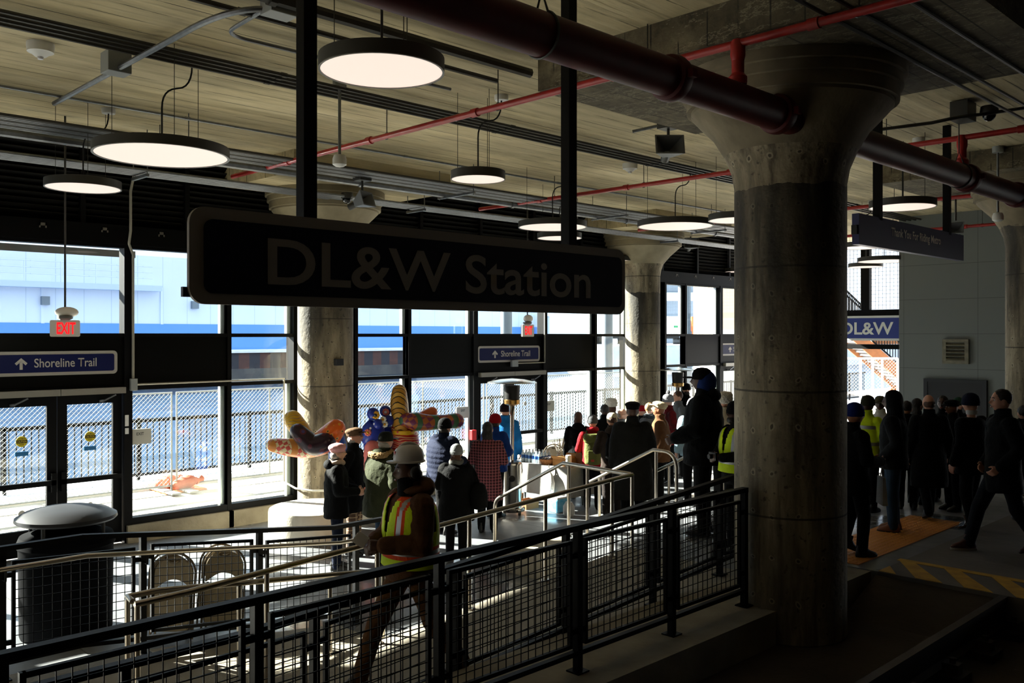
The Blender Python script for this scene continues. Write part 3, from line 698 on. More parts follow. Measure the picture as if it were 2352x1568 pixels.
for i, (px, py, w, lb) in enumerate(lamps):
    d = 1.75*F/(HY-py); c = onD(px, py, d); r = w/2*d/F*.985
    t = thing('pendant_lamp', lb, 'lamp', c, 'round pendant lamps')
    MB().lathe([(r*.965,.02),(r*.965,0),(r,0),(r,.09),(r*.96,.095),(0.001,.095),(0.001,.02),(r*.965,.02)], c, 48).build('housing', HOUS, t)
    MB().lathe([(r*.965,-.004),(r,-.004),(r,.004),(r*.965,.004),(r*.965,-.004)], c, 48).build('rim', GRIM, t)
    MB().lathe([(0,.002),(r*.965,.002),(r*.965,.02),(0,.02)], c, 48).build('diffuser', LAMP, t)
    for a in (20, 140, 260):
        x, y = c.x+r*.75*math.cos(R(a)), c.y+r*.75*math.sin(R(a))
        MB().tube([(x, y, c.z+.09), (x, y, ZC)], .0035, 5).build('suspension_wire', HOUS, t)
    e = Vector((c.x+.25, c.y-.12, ZC-.06))
    MB().tube([(c.x, c.y, c.z+.09)] + arc((c.x, c.y, ZC-.5), (c.x, c.y, ZC-.32), (c.x+.12, c.y-.06, ZC-.3), 6) + arc((c.x+.13, c.y-.065, ZC-.3), (e.x, e.y, ZC-.28), e, 6)[1:], .009, 6).build('power_cord', DARK, t)
    MB().lathe([(.075,0),(.08,.015),(.08,.06)], e, 16).build('canopy', WHT, t)
# sprinkler piping
t = thing('sprinkler_main', 'thick dark red sprinkler main pipe crossing the picture diagonally', 'pipe', (6, 3.9, 4.98))
MB().tube([(-8, 3.9, 4.98), (23.8, 3.9, 4.98)], .14, 28).build('pipe', REDD, t)
for x in (5.45, 6.98, 11.45, 13.3, 17.5, 1.6):
    m = MB(); m.lathe([(.14,-.06),(.165,-.05),(.172,-.02),(.172,.02),(.165,.05),(.14,.06)], (0,0,0), 28)
    m.xf(Matrix.Translation((x, 3.9, 4.98)) @ Matrix.Rotation(R(90), 4, 'Y'))
    m.box(x-.03, x+.03, 3.9+.155, 3.9+.21, 4.95, 5.01).box(x-.03, x+.03, 3.9-.21, 3.9-.155, 4.95, 5.01); m.build('coupling', REDD, t)
for x in (4.08, 7.25, 11.2, 15.6):
    m = MB(); m.tube([(x, 3.9+.147*math.cos(a), 4.98+.147*math.sin(a)) for a in [PI/2+.35+i*(2*PI-.7)/20 for i in range(21)]], .008, 6)
    m.tube([(x, 3.9-.05, 5.12), (x, 3.9, 5.26), (x, 3.9+.05, 5.12)], .008, 6).tube([(x, 3.9, 5.26), (x, 3.9, ZD if 6.4 < x < 9.1 or x > 14.2 else ZC)], .007, 6)
    m.build('pipe_hanger', HOUS, t)
def branch(x, label, riser, y0=-4):
    z = 5.44; t = thing('sprinkler_branch', label, 'pipe', (x, 6, z), 'red sprinkler branch pipes')
    MB().tube([(x, y0, z), (x, 12.4, z)], .034, 14).build('pipe', REDP, t)
    y = 1.0
    while y < 12.4:
        if abs(y-3.9) > .5:
            MB().tube([(x, y+.04*math.cos(a), z+.04*math.sin(a)) for a in [i*2*PI/14 for i in range(15)]], .006, 5).tube([(x, y, z+.04), (x, y, ZC)], .006, 5).build('pipe_hanger', HOUS, t)
            m = MB(); m.lathe([(.034,-.05),(.046,-.045),(.046,.045),(.034,.05)], (0,0,0), 14); m.xf(Matrix.Translation((x, y+.35, z)) @ Matrix.Rotation(R(90), 4, 'X')); m.build('coupling', REDP, t)
        y += 1.9
    if riser:
        m = MB().tube([(x, 3.9, 5.10), (x, 3.9, z)], .05, 14).lathe([(.07,5.11),(.075,5.13),(.075,5.17),(.05,5.2)], (x, 3.9, 0), 14).lathe([(.05,5.30),(.06,5.34),(.06,5.42),(.045,5.47)], (x, 3.9, 0), 14); m.build('riser', REDP, t)
branch(6.36, 'red sprinkler branch pipe crossing behind the pendant lamp and both sign posts', True)
branch(11.3, 'red sprinkler branch pipe in the middle distance reaching the huge column', True)
branch(16.1, 'red sprinkler branch pipe far back over the far column', True)
branch(20.6, 'farthest red sprinkler branch pipe by the grey wall', False)
def conduit(label, pts, r=.014, group=None, m=GALVD, clips=0):
    t = thing('conduit', label, 'conduit', pts[0], group)
    tb = MB().tube(pts, r, 8)
    if clips:
        a, b = Vector(pts[0]), Vector(pts[-1]); L = (b-a).length; n = int(L/clips)
        for k in range(1, n): p = a.lerp(b, k/n); tb.tube([p-Vector((.03,0,0)), p+Vector((.03,0,0))], r*1.3, 8)
    tb.build('tubing', m, t)
    return t
for k in range(4): conduit('thin steel conduit in the bundle of four under the ceiling behind the large pendant lamp', [(-5, 8.1+k*.115, 5.72), (20.9, 8.1+k*.115, 5.72)], .02, 'ceiling conduit bundle', GALVD, 3.05)
conduit('single pale conduit running alone under the ceiling above the cable rack', [(-5, 10.3, 5.66), (20.9, 10.3, 5.66)], .016, None, GALV, 3.05)
for k in range(9): conduit('steel conduit lying in the wide conduit rack near the window wall', [(-5, 10.66+k*.075, 5.45), (20.9, 10.66+k*.075, 5.45)], .02, 'conduits in the upper rack', GALV if k % 3 else GALVD)
conduit('thick steel pipe beside the wide conduit rack', [(-5, 11.42, 5.42), (6.8, 11.42, 5.42), (20.9, 11.42, 5.42)], .055, None, GALV, 3.05)
for k in range(6): conduit('steel conduit in the lower rack closest to the window wall', [(-5, 11.93+k*.08, 5.28), (20.9, 11.93+k*.08, 5.28)], .02, 'conduits in the lower rack', GALV)
for x in (1.2, 4.9, 9.6, 13.5, 16.9, 20.2):
    t = thing('conduit_rack', {1.2:'strut rack hanger above the wide pendant lamp at left',4.9:'strut rack hanger over the left doors',9.6:'strut rack hanger left of the small pendant lamp',13.5:'strut rack hanger over the middle doors',16.9:'strut rack hanger by the far column',20.2:'farthest strut rack hanger'}[x], 'rack', (x, 11.4, 5.2))
    MB().box(x-.02, x+.02, 10.65, 11.55, 5.35, 5.385).box(x-.02, x+.02, 11.9, 12.4, 5.2, 5.24).build('strut', GALV, t)
    for y in (10.68, 11.52, 11.92, 12.38): MB().tube([(x, y, 5.2 if y > 11.6 else 5.33), (x, y, ZC if not (6.9 < x < 9.95 or 15.8 < x < 18.8) or y < 11.6 else ZD)], .007, 6).build('threaded_rod', GALV, t)
conduit('thick dark pipe under the ceiling ending at the drop panel above the sign', [(-5, 6.27, 5.70), (6.39, 6.27, 5.70)], .048, None, GALVD, 2.6)
conduit('thinner dark pipe beside the thick one ending at the drop panel', [(-5, 6.75, 5.72), (6.39, 6.75, 5.72)], .026, None, GALVD, 2.6)
conduit('bent steel conduit crossing the ceiling conduits at upper left', [(3.3, 10.5, 5.62)] + arc((3.3, 7.3, 5.62), (3.3, 6.45, 5.64), (3.66, 6.42, 5.68), 9), .026, None, GALV)
conduit('L shaped conduit leaving the ceiling junction box at top left', [(3.62, 6.5, 5.7)] + arc((3.68, 7.15, 5.72), (3.69, 7.35, 5.72), (3.9, 7.36, 5.72), 6) + [(6.3, 7.38, 5.74)], .018, None, GALV)
for k, y in enumerate((3.15, 2.95, 2.6)): conduit('dark conduit in the unlit ceiling corner at upper right', [(4, y, 5.48 if y < 3.3 else 5.6), (20.9, y, 5.48 if y < 3.3 else 5.6)], .016, 'upper right conduits', GALVD)
conduit('bent conduit linking the ceiling box to the dome camera at right', [onD(2000, 300, 10.5), onD(2140, 282, 10.3), onD(2205, 268, 10.2), onD(2260, 262, 10.3), onD(2352, 248, 10.4)], .02, None, GALVD)
conduit('white conduit dropping along the mullion right of the left doors', [onY(335, 393, 13.2), onY(308, 400, 13.45), onY(300, 440, 13.5), onY(300, 530, 13.5), onY(296, 560, 13.58), (5.37, 13.58, 4.3), (5.37, 13.58, 2.44)], .02, None, mat('conduit_pale', '#a8a599', .45, .4))
conduit('white conduit along the transom and down beside the drum bench column', [(5.4, 13.58, 2.36), (7.9, 13.58, 2.36), (7.9, 13.58, .62), (7.9, 13.2, .55), (7.98, 12.8, .55), (8.2, 12.62, .55)], .017, None, mat('conduit_pale', '#a8a599', .45, .4))
conduit('white conduit bent round the middle door lintel', [(14.3, 13.58, 4.3), (14.3, 13.58, 2.5), (13.4, 13.58, 2.5)], .015, None, mat('conduit_pale', '#a8a599', .45, .4))
def cbox(name, label, cat, c, sx, sy, sz, m=GREYB, group=None):
    o = MB().box(c[0]-sx, c[0]+sx, c[1]-sy, c[1]+sy, c[2]-sz, c[2]+sz).build(name, m); bevel(o, .006); return tag(o, label, cat, group)
cbox('junction_box', 'grey junction box with pale bottom on the ceiling at top left', 'junction box', (3.67, 6.38, 5.72), .12, .09, .1)
cbox('junction_box', 'grey junction box where the crossing conduit meets the left lamp feed', 'junction box', (3.3, 8.75, 5.68), .11, .1, .1)
cbox('junction_box', 'small grey box on the conduit above the left doors', 'junction box', (5.37, 13.56, 2.36), .05, .03, .09)
cbox('junction_box', 'small grey box above the middle doors lintel', 'junction box', (13.35, 13.56, 2.5), .09, .03, .07)
cbox('junction_box', 'white box low on the column behind the drum bench', 'junction box', (8.25, 12.66, .55), .1, .04, .08, WHT)
cbox('card_reader', 'small black and white device on the column behind the drum bench', 'device', (onD(777, 831, 14.9).x, onD(777, 831, 14.9).y, 2.65), .07, .06, .055, mat('device_dark', '#25282c', .4))
cbox('alarm_pull', 'red fire alarm pull box beside the middle doors', 'alarm', (onY(1085, 987, 13.58).x, 13.56, 1.08), .06, .04, .1, mat('alarm_red', '#c41a1e', .4))
cbox('junction_box', 'dark box on the ceiling beside the right dome camera', 'junction box', (*onD(2212, 243, 10.5).xy, 5.70), .14, .1, .11, GALVD)
def strobe(c, label):
    t = thing('smoke_alarm', label, 'alarm', c)
    MB().lathe([(0,-.10),(.05,-.095),(.09,-.06),(.115,-.055),(.12,0),(.12,.03)], c, 24).build('housing', WHT, t)
    MB().lathe([(0,-.125),(.025,-.12),(.03,-.095)], c, 12).build('lens', mat('clear_lens', '#e8e8ea', .1), t)
strobe(Vector((*onD(93, 120, 8.4).xy, ZC-.03)), 'white round smoke alarm on the ceiling at far upper left')
strobe(Vector((*onD(1447, 390, 14.3).xy, ZC-.03)), 'white round smoke alarm on the ceiling right of the right sign post')
def pole_sensor(px, ptop, pbot, d, label):
    a = onD(px, pbot, d)
    t = thing('pole_sensor', label, 'sensor', a)
    MB().tube([(a.x, a.y, a.z+.06), (a.x, a.y, ZC)], .017, 8).build('pole', GALV, t)
    MB().lathe([(0,-.03),(.045,-.02),(.075,.0),(.075,.06),(.06,.1),(.017,.11)], a, 18).build('dome', WHT, t)
    MB().lathe([(.075,0),(.075,.09)], (a.x, a.y, ZC-.09), 16).build('canopy', GREYB, t)
pole_sensor(780, 200, 378, 9.6, 'white dome sensor on a ceiling pole just right of the left sign post')
pole_sensor(2292, 390, 505, 13.0, 'white dome sensor on a ceiling pole at the right edge')
def dome_cam(c, label):
    t = thing('dome_camera', label, 'camera', c)
    MB().lathe([(.09,-.03),(.1,0),(.09,.06)], c, 20).build('base', GALVD, t)
    MB().ell(c+Vector((0,0,-.03)), (.075,.075,.085), 18, 10).build('dome', mat('smoked_dome', '#141414', .06), t)
dome_cam(Vector((*onD(2272, 262, 10.4).xy, 5.68)), 'black dome camera under the ceiling at upper right')
dome_cam(Vector((*onD(797, 460, 14.2).xy, 5.28)), 'black dome camera beside the column capital behind the sign')
def horn(c, yaw, label, s=1.0, rz_=ZC, flood=False):
    t = thing('horn_speaker', label, 'speaker', c)
    rot = Matrix.Translation(c) @ Matrix.Rotation(yaw, 4, 'Z') @ Matrix.Rotation(R(-18), 4, 'X') @ Matrix.Scale(s, 4)
    m = MB(); k = m.add([(-.18,-.12,-.13),(.18,-.12,-.13),(.18,-.12,.13),(-.18,-.12,.13),(-.05,.14,-.045),(.05,.14,-.045),(.05,.14,.045),(-.05,.14,.045),(-.16,-.12,-.11),(.16,-.12,-.11),(.16,-.12,.11),(-.16,-.12,.11),(-.03,.1,-.03),(.03,.1,-.03),(.03,.1,.03),(-.03,.1,.03)])
    for q in ((0,1,5,4),(1,2,6,5),(2,3,7,6),(3,0,4,7),(8,12,13,9),(9,13,14,10),(10,14,15,11),(11,15,12,8),(0,8,9,1),(1,9,10,2),(2,10,11,3),(3,11,8,0),(4,5,6,7),(12,15,14,13)): m.face([k+i for i in q])
    m.xf(rot); m.build('horn', mat('horn_grey', '#6f7274', .4, .3), t)
    m = MB().tube([(0,.12,0), (0,.27,0)], .055*1, 14); m.xf(rot); m.build('driver', HOUS, t)
    b = c+Vector((0,0,.16)); MB().tube([b, (c.x, c.y, rz_)], .018, 8).build('stem', GALVD, t)
    MB().box(c.x-.1, c.x+.1, c.y-.1, c.y+.1, rz_-.16, rz_).build('mount_box', GALVD, t)
yw = math.atan2(-CR, -SR)
horn(onD(1535, 342, 11.2), R(-44), 'grey horn speaker hanging from the ceiling left of the huge column', 1.0)
horn(onD(832, 462, 13.4), R(20), 'grey horn speaker in front of the column capital behind the sign', .9, ZD+.05)
horn(onD(1586, 562, 22.0), R(-44), 'far horn speaker under the ceiling right of the far column', 1.05)
horn(onD(2195, 528, 15.5), R(-80), 'horn speaker behind the Thank You sign', .8)
t = thing('pipe_arm', 'short steel conduit arm feeding the horn speaker by the huge column', 'conduit', onD(1480, 300, 11.2))
MB().tube([onD(1453, 302, 11.3), onD(1520, 287, 11.2)], .02, 8).build('tubing', GALV, t)
# ---------------------------------------------------------------- outdoors
struct('ground_walkway', MB().box(-40, 23.9, 13.96, 17.45, -.3, .1), CONC_O, 'sunlit concrete river walk outside the glass', 'ground')
o = MB().box(-40, 60, 17.45, 18.5, -1.6, .22).build('snow_strip', SNOW); tag(o, 'strip of snow along the river edge', 'snow', kind='structure')
struct('ground_yard', MB().box(24.3, 120, -20, 17.4, -.4, .05).box(35.5, 44, 17.4, 29, -1.9, .05).box(46, 120, 17.4, 22, -1.9, .05), mat('yard_snow', '#e6e4e0', .8, var=(.5, '#bdb6aa', .5)), 'bright snowy yard beyond the open end of the hall', 'ground')
g = G('river_water', .22)
g.color(g.ramp(g.noise(.12, (1, 2.5, 1), 5), [(.35, '#152635'), (.65, '#233d55')])); g.bump(g.noise(1.6, (.6, 1.8, 1), 5), .10, .05); g.b.inputs['Specular IOR Level'].default_value = .16
struct('river', MB().box(-160, 200, 18.5, 90, -1.9, -1.5), g.m, 'calm blue river between the walk and the far quay', 'water')
# far quay
g = G('sheet_piling', .8)
sp = g.stripe(g.x, 2.4, .5); base = g.mix(sp, '#3a3a44', '#6b4238'); base = g.mix(g.noise(.6, (1, 1, 2)), base, '#2c2a30'); g.color(base)
struct('quay_wall', MB().box(-160, 96, 86, 88, -1.8, 1.25), g.m, 'rusty steel sheet pile wall on the far bank', 'wall')
struct('quay_footing', MB().box(-160, 96, 85.2, 86, -1.8, -.4), mat('quay_footing_concrete', '#63615e', .9, var=(.5, '#45434a', .5)), 'grey concrete footing under the far sheet piling', 'wall')
struct('quay_cap', MB().box(-160, 96, 85.8, 92.4, 1.25, 1.5), SNOW, 'snow covered quay edge on the far bank', 'wall')
t = thing('warehouse', 'long pale blue metal warehouse with a bright blue base band across the river', 'building', (-10, 92, 1.5))
g = G('pale_blue_siding', .6)
sm = g.math('LESS_THAN', g.math('FRACT', g.math('DIVIDE', g.x, 2.6)), .03); g.color(g.mix(sm, '#d3dcee', '#bac7dc')); SIDE = g.m
x1 = onY(1240, 700, 92).x
MB().box(-160, x1, 92, 130, 4.2, 11.2).build('siding', SIDE, t)
MB().box(-160, x1+.05, 91.9, 130, 1.5, 4.25).build('base_band', mat('warehouse_blue', '#5a8fdc', .6), t)
m = MB().box(onY(0, 600, 92).x-40, onY(360, 600, 92).x, 90.6, 92, 7.55, 8.1); m.build('canopy', mat('canopy_pale', '#bccbe0', .6), t)
m = MB(); xa, xb = onY(0, 600, 90.7).x-30, onY(350, 600, 90.7).x; xx = xa
while xx < xb: m.tube([(xx, 90.7, 8.1), (xx, 90.7, 10.0)], .06, 6); xx += 3.2
for zz in (8.8, 9.4, 10.0): m.tube([(xa, 90.7, zz), (xb, 90.7, zz)], .05, 6)
m.build('roof_rail', SIDE, t)
for px, py in ((105, 690), (449, 700)):
    p = onY(px, py, 91.6); MB().box(p.x-.35, p.x+.35, 91.5, 92, p.z-.4, p.z+.4).build('wall_light', mat('wall_light_grey', '#6d7884', .5), t)
for px in (98, 372): 
    p = onY(px, 690, 91.9); MB().box(p.x-.15, p.x+.15, 91.85, 92, 4.2, 8).build('downpipe', SIDE, t)
# dark canopy edge just outside the left glass
struct('trim_2', MB().box(-12, onY(310, 590, 15.2).x, 15.18, 15.22, onY(150, 583, 15.2).z, onY(150, 567, 15.2).z), mat('canopy_dark', '#4a4a48', .6, var=(3, '#2f2f2e', .5)), 'weathered steel beam outside the left glass', 'beam')
# far bank at the right: snow, trailers, grey shed
struct('ground_bank', MB().box(76, 260, 62, 84.5, -1.8, 1.9).box(96.5, 260, 84.5, 140, -1.8, 1.9), SNOW, 'snowy bank on the far right shore', 'ground')
def pbox(name, label, cat, px0, px1, py0, py1, d, depth, m, extra=None):
    """box facing the hall: its front spans these image columns at distance d"""
    a = onD(px0, HY, d); b = onD(px1, HY, d); z1 = CZ+(HY-py0)/F*d; z0 = CZ+(HY-py1)/F*d
    ux = (b-a); w = ux.length; ux.normalize(); uy = Vector((-ux.y, ux.x, 0))
    if uy.dot(FWD) < 0: uy = -uy
    t = thing(name, label, cat, Vector(((a.x+b.x)/2, (a.y+b.y)/2, z0)))
    mb = MB(); P = lambda u, v, z: a+ux*u+uy*v+Vector((0, 0, z-CZ))
    def bx(mb, u0, u1, v0, v1, za, zb):
        n = mb.add([P(u0,v0,za),P(u1,v0,za),P(u1,v1,za),P(u0,v1,za),P(u0,v0,zb),P(u1,v0,zb),P(u1,v1,zb),P(u0,v1,zb)])
        for q in ((3,2,1,0),(4,5,6,7),(0,1,5,4),(1,2,6,5),(2,3,7,6),(3,0,4,7)): mb.face([n+k for k in q])
        return mb
    if extra: extra(t, bx, w, z0, z1)
    else: bx(mb, 0, w, 0, depth, z0, z1).build('wall', m, t)
    return t
CORR = mat('shed_grey', '#7e8d9c', .7, var=(.3, '#6a7785', .5, (6, 6, .1)))
def shed(t, bx, w, z0, z1):
    bx(MB(), 0, w, 0, 20, z0, z1).build('wall', CORR, t)
    bx(MB(), 0, w*.72, -.4, 0, z1-3.2, z1-2.0).build('eave_beam', mat('eave_pale', '#c4c9cd', .6), t)
    bx(MB(), 0, w*.45, -.2, 0, z0+9.5, z0+10.6).build('dark_strip', mat('strip_dark', '#333b44', .6), t)
pbox('warehouse', 'tall grey corrugated shed across the water at right', 'building', 1490, 1660, 640, 792, 130, 20, CORR, shed)
def trailer(m, logo=False):
    def f(t, bx, w, z0, z1):
        bx(MB(), 0, w, 0, 2.6, z0+1.1, z1).build('body', m, t)
        bx(MB(), .3, w-.3, .2, 2.4, z0+.75, z0+1.1).build('chassis', DARK, t)
        for u in (.12, .2, .78, .86): bx(MB(), w*u-.4, w*u+.4, .2, .6, z0, z0+.85).build('wheel', DARK, t)
        mb = MB()
        for k in range(1, 9): bx(mb, w*k/9-.04, w*k/9+.04, -.03, 0, z0+1.15, z1-.1)
        mb.build('rib', mat('rib_grey', '#b9bfc4', .6), t)
        if logo: bx(bx(MB(), w*.66, w*.9, -.05, -.035, z1-1.5, z1-1.25), w*.63, w*.87, -.05, -.035, z1-2.6, z1-2.35).build('logo_mark', mat('logo_green', '#2c8f5a', .5), t)
    return f
TW = mat('trailer_white', '#e3e6e8', .5)
pbox('trailer', 'white trailer parked across the water, left of the far column', 'trailer', 1360, 1445, 726, 790.5, 118, 3, TW, trailer(TW))
pbox('trailer', 'white trailer with a green mark across the water, right of the far column', 'trailer', 1512, 1566, 726, 790.5, 119, 3, TW, trailer(TW, True))
ORG = mat('container_orange', '#e0641f', .5)
pbox('trailer', 'orange trailer box across the water, right of the far column', 'trailer', 1590, 1646, 727, 790.5, 118, 3, ORG, trailer(ORG))
def lowb(t, bx, w, z0, z1):
    bx(MB(), 0, w, 0, 12, z0, z1).build('wall', mat('low_white', '#eef0f0', .6), t)
    bx(MB(), -.3, w+.3, -.3, 12, z1, z1+.6).build('roof', SNOW, t)
pbox('low_building', 'low white building at the end of the blue warehouse', 'building', 1262, 1372, 726, 790, 125, 12, TW, lowb)
BLKW = G('block_wall', .85)
BLKW.color(BLKW.mix(BLKW.math('GREATER_THAN', BLKW.z, 3.3), BLKW.ramp(BLKW.noise(.9), [(.35, '#c9c6bd'), (.65, '#e8e4d8')]), '#e6c9a0'))
pbox('block_building', 'pale block wall building just outside the far doors', 'building', 1652, 1760, 640, 919, 42, 6, BLKW.m)
for px, d, w, lb in ((1163, 29, 27, 'dark round pile outside behind the EXIT sign lamp'), (1395, 31, 25, 'dark round pile outside left of the far column'), (1580, 60, 13, 'slim dark pole outside right of the far column')):
    p = onD(px, HY, d); r = w/2*d/F
    o = MB().lathe([(r, -1.6), (r, 6.4), (r*.9, 6.5), (0, 6.5)] if px != 1580 else [(r*1.4,-1.6),(r*1.4,3.3),(r,3.4),(r,8.2),(0,8.2)], (p.x, p.y, 0), 20).build('round_pile', mat('pile_grey', '#5c6670', .6, var=(3, '#474f58', .5, (1, 1, .2)))); tag(o, lb, 'pile')
# temporary chain link fence along the walk
WIRE = mat('fence_wire', '#b0b5b6', .5, .1); FPOST = mat('fence_post', '#9a9d9c', .45, .1)
def chain_panel(x0, x1, y, z0, z1, label, pitch=.085):
    t = thing('chain_link_fence', label, 'fence', ((x0+x1)/2, y, z0), 'temporary fence panels on the walk')
    m = MB().tube([(x0,y,z0),(x0,y,z1),(x1,y,z1),(x1,y,z0)], .021, 8).tube([(x0,y,z0+.1),(x1,y,z0+.1)], .019, 8).tube([((x0+x1)/2,y,z0+.1),((x0+x1)/2,y,z1)], .017, 8); m.build('frame', FPOST, t)
    m = MB(); W = x1-x0; H = z1-z0-.1; za = z0+.1; k = -H
    while k < W:
        a = max(0, k); b = min(W, k+H)
        if b-a > .02:
            m.bar((x0+a, y, za+a-k), (x0+b, y, za+b-k), .0046, .0046); m.bar((x0+a, y+.004, z1-(a-k)), (x0+b, y+.004, z1-(b-k)), .0046, .0046)
        k += pitch
    m.build('chain_link', WIRE, t)
    for xf in (x0+.12, x1-.12): MB().box(xf-.09, xf+.09, y-.5, y+.5, z0-.0, z0+.03).build('foot', FPOST, t)
fx = [-8.7, -4.7, -.65, 3.38, 7.42, 11.46, 15.5, 19.5, 23.3]
fl = ['farthest left of the row, beyond the glass edge', 'beyond the left edge of the glass', 'outside the leftmost window', 'outside the left doors, ending at the orange sandbags', 'outside beginning at the orange sandbags', 'outside behind the painted sculptures and middle doors', 'outside right of the middle doors', 'outside right of the far column']
for i in range(len(fx)-1): chain_panel(fx[i]+.05, fx[i+1]-.05, 16.8, .13, 2.0, 'galvanized chain link fence panel '+fl[i])
g1 = thing('picket_fence', 'black steel picket fence on the snowy river edge', 'fence', (8, 17.95, .22))
m = MB(); xx = -12
while xx < 40: m.box(xx-.009, xx+.009, 17.94, 17.96, .3, 1.38); xx += .125
m.build('pickets', BLKP, g1)
MB().box(-12, 40, 17.92, 17.98, 1.36, 1.43).box(-12, 40, 17.93, 17.97, .3, .35).build('rail', BLKP, g1)
for xx in [-12+2.4*k for k in range(22)]: MB().box(xx-.03, xx+.03, 17.92, 17.98, .2, 1.45).build('post', BLKP, g1)
SBAG = mat('sandbag_orange', '#e08a6a', .8, var=(5, '#c96a4c', .5), bump=(14, .5))
p = onZ(412, 1122, .13)
for (dx, dy, dz, ang, lb) in ((-.16, .26, .11, 10, 'back orange sandbag on the fence foot outside'), (.05, -.1, .12, -5, 'front orange sandbag on the fence foot outside')):
    m = MB().ell((0,0,0), (.25,.18,.13), 22, 12); 
    for v in m.v: v.z += .03*math.sin(v.x*9)*math.cos(v.y*7); v.y *= 1+.15*math.sin(v.x*6)
    m.tube([(.23,0,.02),(.29,.0,.03),(.35,.04,.05)], [.08,.04,.07], 10); m.xf(Matrix.Translation(p+Vector((dx, dy, dz))) @ Matrix.Rotation(R(ang), 4, 'Z')); tag(m.build('sandbag', SBAG), lb, 'sandbag', 'orange sandbags')
o = MB().box(p.x-.4, p.x+.4, p.y-.33, p.y+.45, .105, .135).build('fence_base', mat('foot_orange', '#d9843a', .7)); tag(o, 'orange fence foot plate under the sandbags', 'fence foot')
# outside the open end: stair, fence, cone
t = thing('outdoor_stair', 'rusty steel outdoor stair descending to the right beyond the hall end', 'stair', onD(2000, 860, 34))
RUST = mat('stair_rust', '#9a5f34', .7, var=(3, '#6d4426', .5)); TRD = mat('stair_tread', '#8d8b88', .5, .4)
a = onD(1925, 735, 34); b = onD(2176, 954, 34); n2 = FWD*1.6
for off in (Vector((0,0,0)), n2): MB().bar(a+off, b+off, .1, .42).build('stringer', RUST, t)
m = MB()
for k in range(28):
    p = a.lerp(b, (k+.5)/28)+Vector((0, 0, .05)); m.bar(p, p+n2, .32, .05); m.bar(p+Vector((0,0,-.1)), p+n2+Vector((0,0,-.1)), .02, .2)
m.build('tread', TRD, t)
def srail(a, b, h, n):
    m = MB().bar(a+Vector((0,0,h)), b+Vector((0,0,h)), .06, .06).bar(a+Vector((0,0,.15)), b+Vector((0,0,.15)), .05, .05)
    for k in range(n+1): p = a.lerp(b, k/n); m.bar(p+Vector((0,0,.15)), p+Vector((0,0,h)), .025, .025)
    return m
srail(a+Vector((0,0,.2)), b+Vector((0,0,.2)), 1.0, 40).build('stair_railing', BLKP, t)
a2 = onD(1900, 625, 36); b2 = onD(2003, 724, 36)
srail(a2-Vector((0,0,1.0)), b2-Vector((0,0,1.0)), 1.0, 30).build('stair_railing', BLKP, t)
MB().bar(b2-Vector((0,0,1)), b2+RGT*4-Vector((0,0,1)), .1, .3).build('landing_edge', RUST, t)
pa = onD(1935, 823, 29); pb = onD(2062, 823, 29)
t = thing('chain_link_fence', 'white framed chain link fence beyond the hall end under the DL&W sign', 'fence', pa.lerp(pb, .5)-Vector((0,0,2.1)))
m = MB(); zt = pa.z; zb = .05
for f in (0, .33, .55, .72, 1): p = pa.lerp(pb, f); m.tube([(p.x,p.y,zb),(p.x,p.y,zt)], .04, 8)
for zz in (zt, zt-1.1, zb+.1): m.tube([(pa.x,pa.y,zz),(pb.x,pb.y,zz)], .035, 8)
m.build('frame', mat('fence_white', '#d9dad8', .5), t)
m = MB(); W = (pb-pa).length; u = (pb-pa)/W; H = 1.1; k = -H
while k < W:
    q0 = max(0, k); q1 = min(W, k+H)
    if q1-q0 > .02: m.bar(pa+u*q0+Vector((0,0,q0-k-H)), pa+u*q1+Vector((0,0,q1-k-H)), .008, .008); m.bar(pa+u*q0-Vector((0,0,q0-k)), pa+u*q1-Vector((0,0,q1-k)), .008, .008)
    k += .11
m.build('chain_link', WIRE, t)
t = thing('traffic_cone', 'small orange traffic cone with a white band beyond the fence', 'cone', onD(2047, 903, 47))
c = onD(2047, 903, 47); c.z = .05; CO = mat('cone_orange', '#e2571c', .6)
MB().lathe([(.17,0),(.14,.15),(.09,.3)], c, 16).build('cone_body', CO, t); MB().lathe([(.09,.3),(.06,.42)], c, 16).build('white_band', WHT, t); MB().lathe([(.06,.42),(.03,.52),(0,.53)], c, 16).build('cone_tip', CO, t)
# ---------------------------------------------------------------- people
TEXC = bpy.data.textures.new('cloth_folds', 'CLOUDS'); TEXC.noise_scale = .14; TEXC.noise_depth = 2
TEXF = bpy.data.textures.new('fur_lumps', 'CLOUDS'); TEXF.noise_scale = .02; TEXF.noise_depth = 3
def soft(o, vox, it=3, disp=0.0, tex=None):
    m = o.modifiers.new('remesh', 'REMESH'); m.mode = 'VOXEL'; m.voxel_size = vox; m.use_smooth_shade = True
    if it: q = o.modifiers.new('smooth', 'SMOOTH'); q.iterations = it; q.factor = .5
    if disp:
        q = o.modifiers.new('folds', 'DISPLACE'); q.texture = tex or TEXC; q.strength = disp; q.mid_level = .5; q.texture_coords = 'LOCAL'
    return o
SK = {'light': mat('skin_light', '#c9937a', .55), 'fair': mat('skin_fair', '#d9a68e', .55), 'tan': mat('skin_tan', '#a36b4c', .55), 'dark': mat('skin_dark', '#4a2d20', .5)}
HAIR = {'dark': mat('hair_dark', '#1a1310', .6, bump=(40, .6, (1, 1, .15))), 'brown': mat('hair_brown', '#4f2f1c', .6, bump=(40, .6, (1, 1, .15))), 'grey': mat('hair_grey', '#8f8a84', .6, bump=(40, .6)), 'sandy': mat('hair_sandy', '#8a6a45', .6, bump=(40, .6))}
def cloth(name, col, c2=None, rough=.85, bump=.35): return mat('cloth_'+name, col, rough, var=(6, c2 or col, .6), bump=(45, bump), spec=.12)
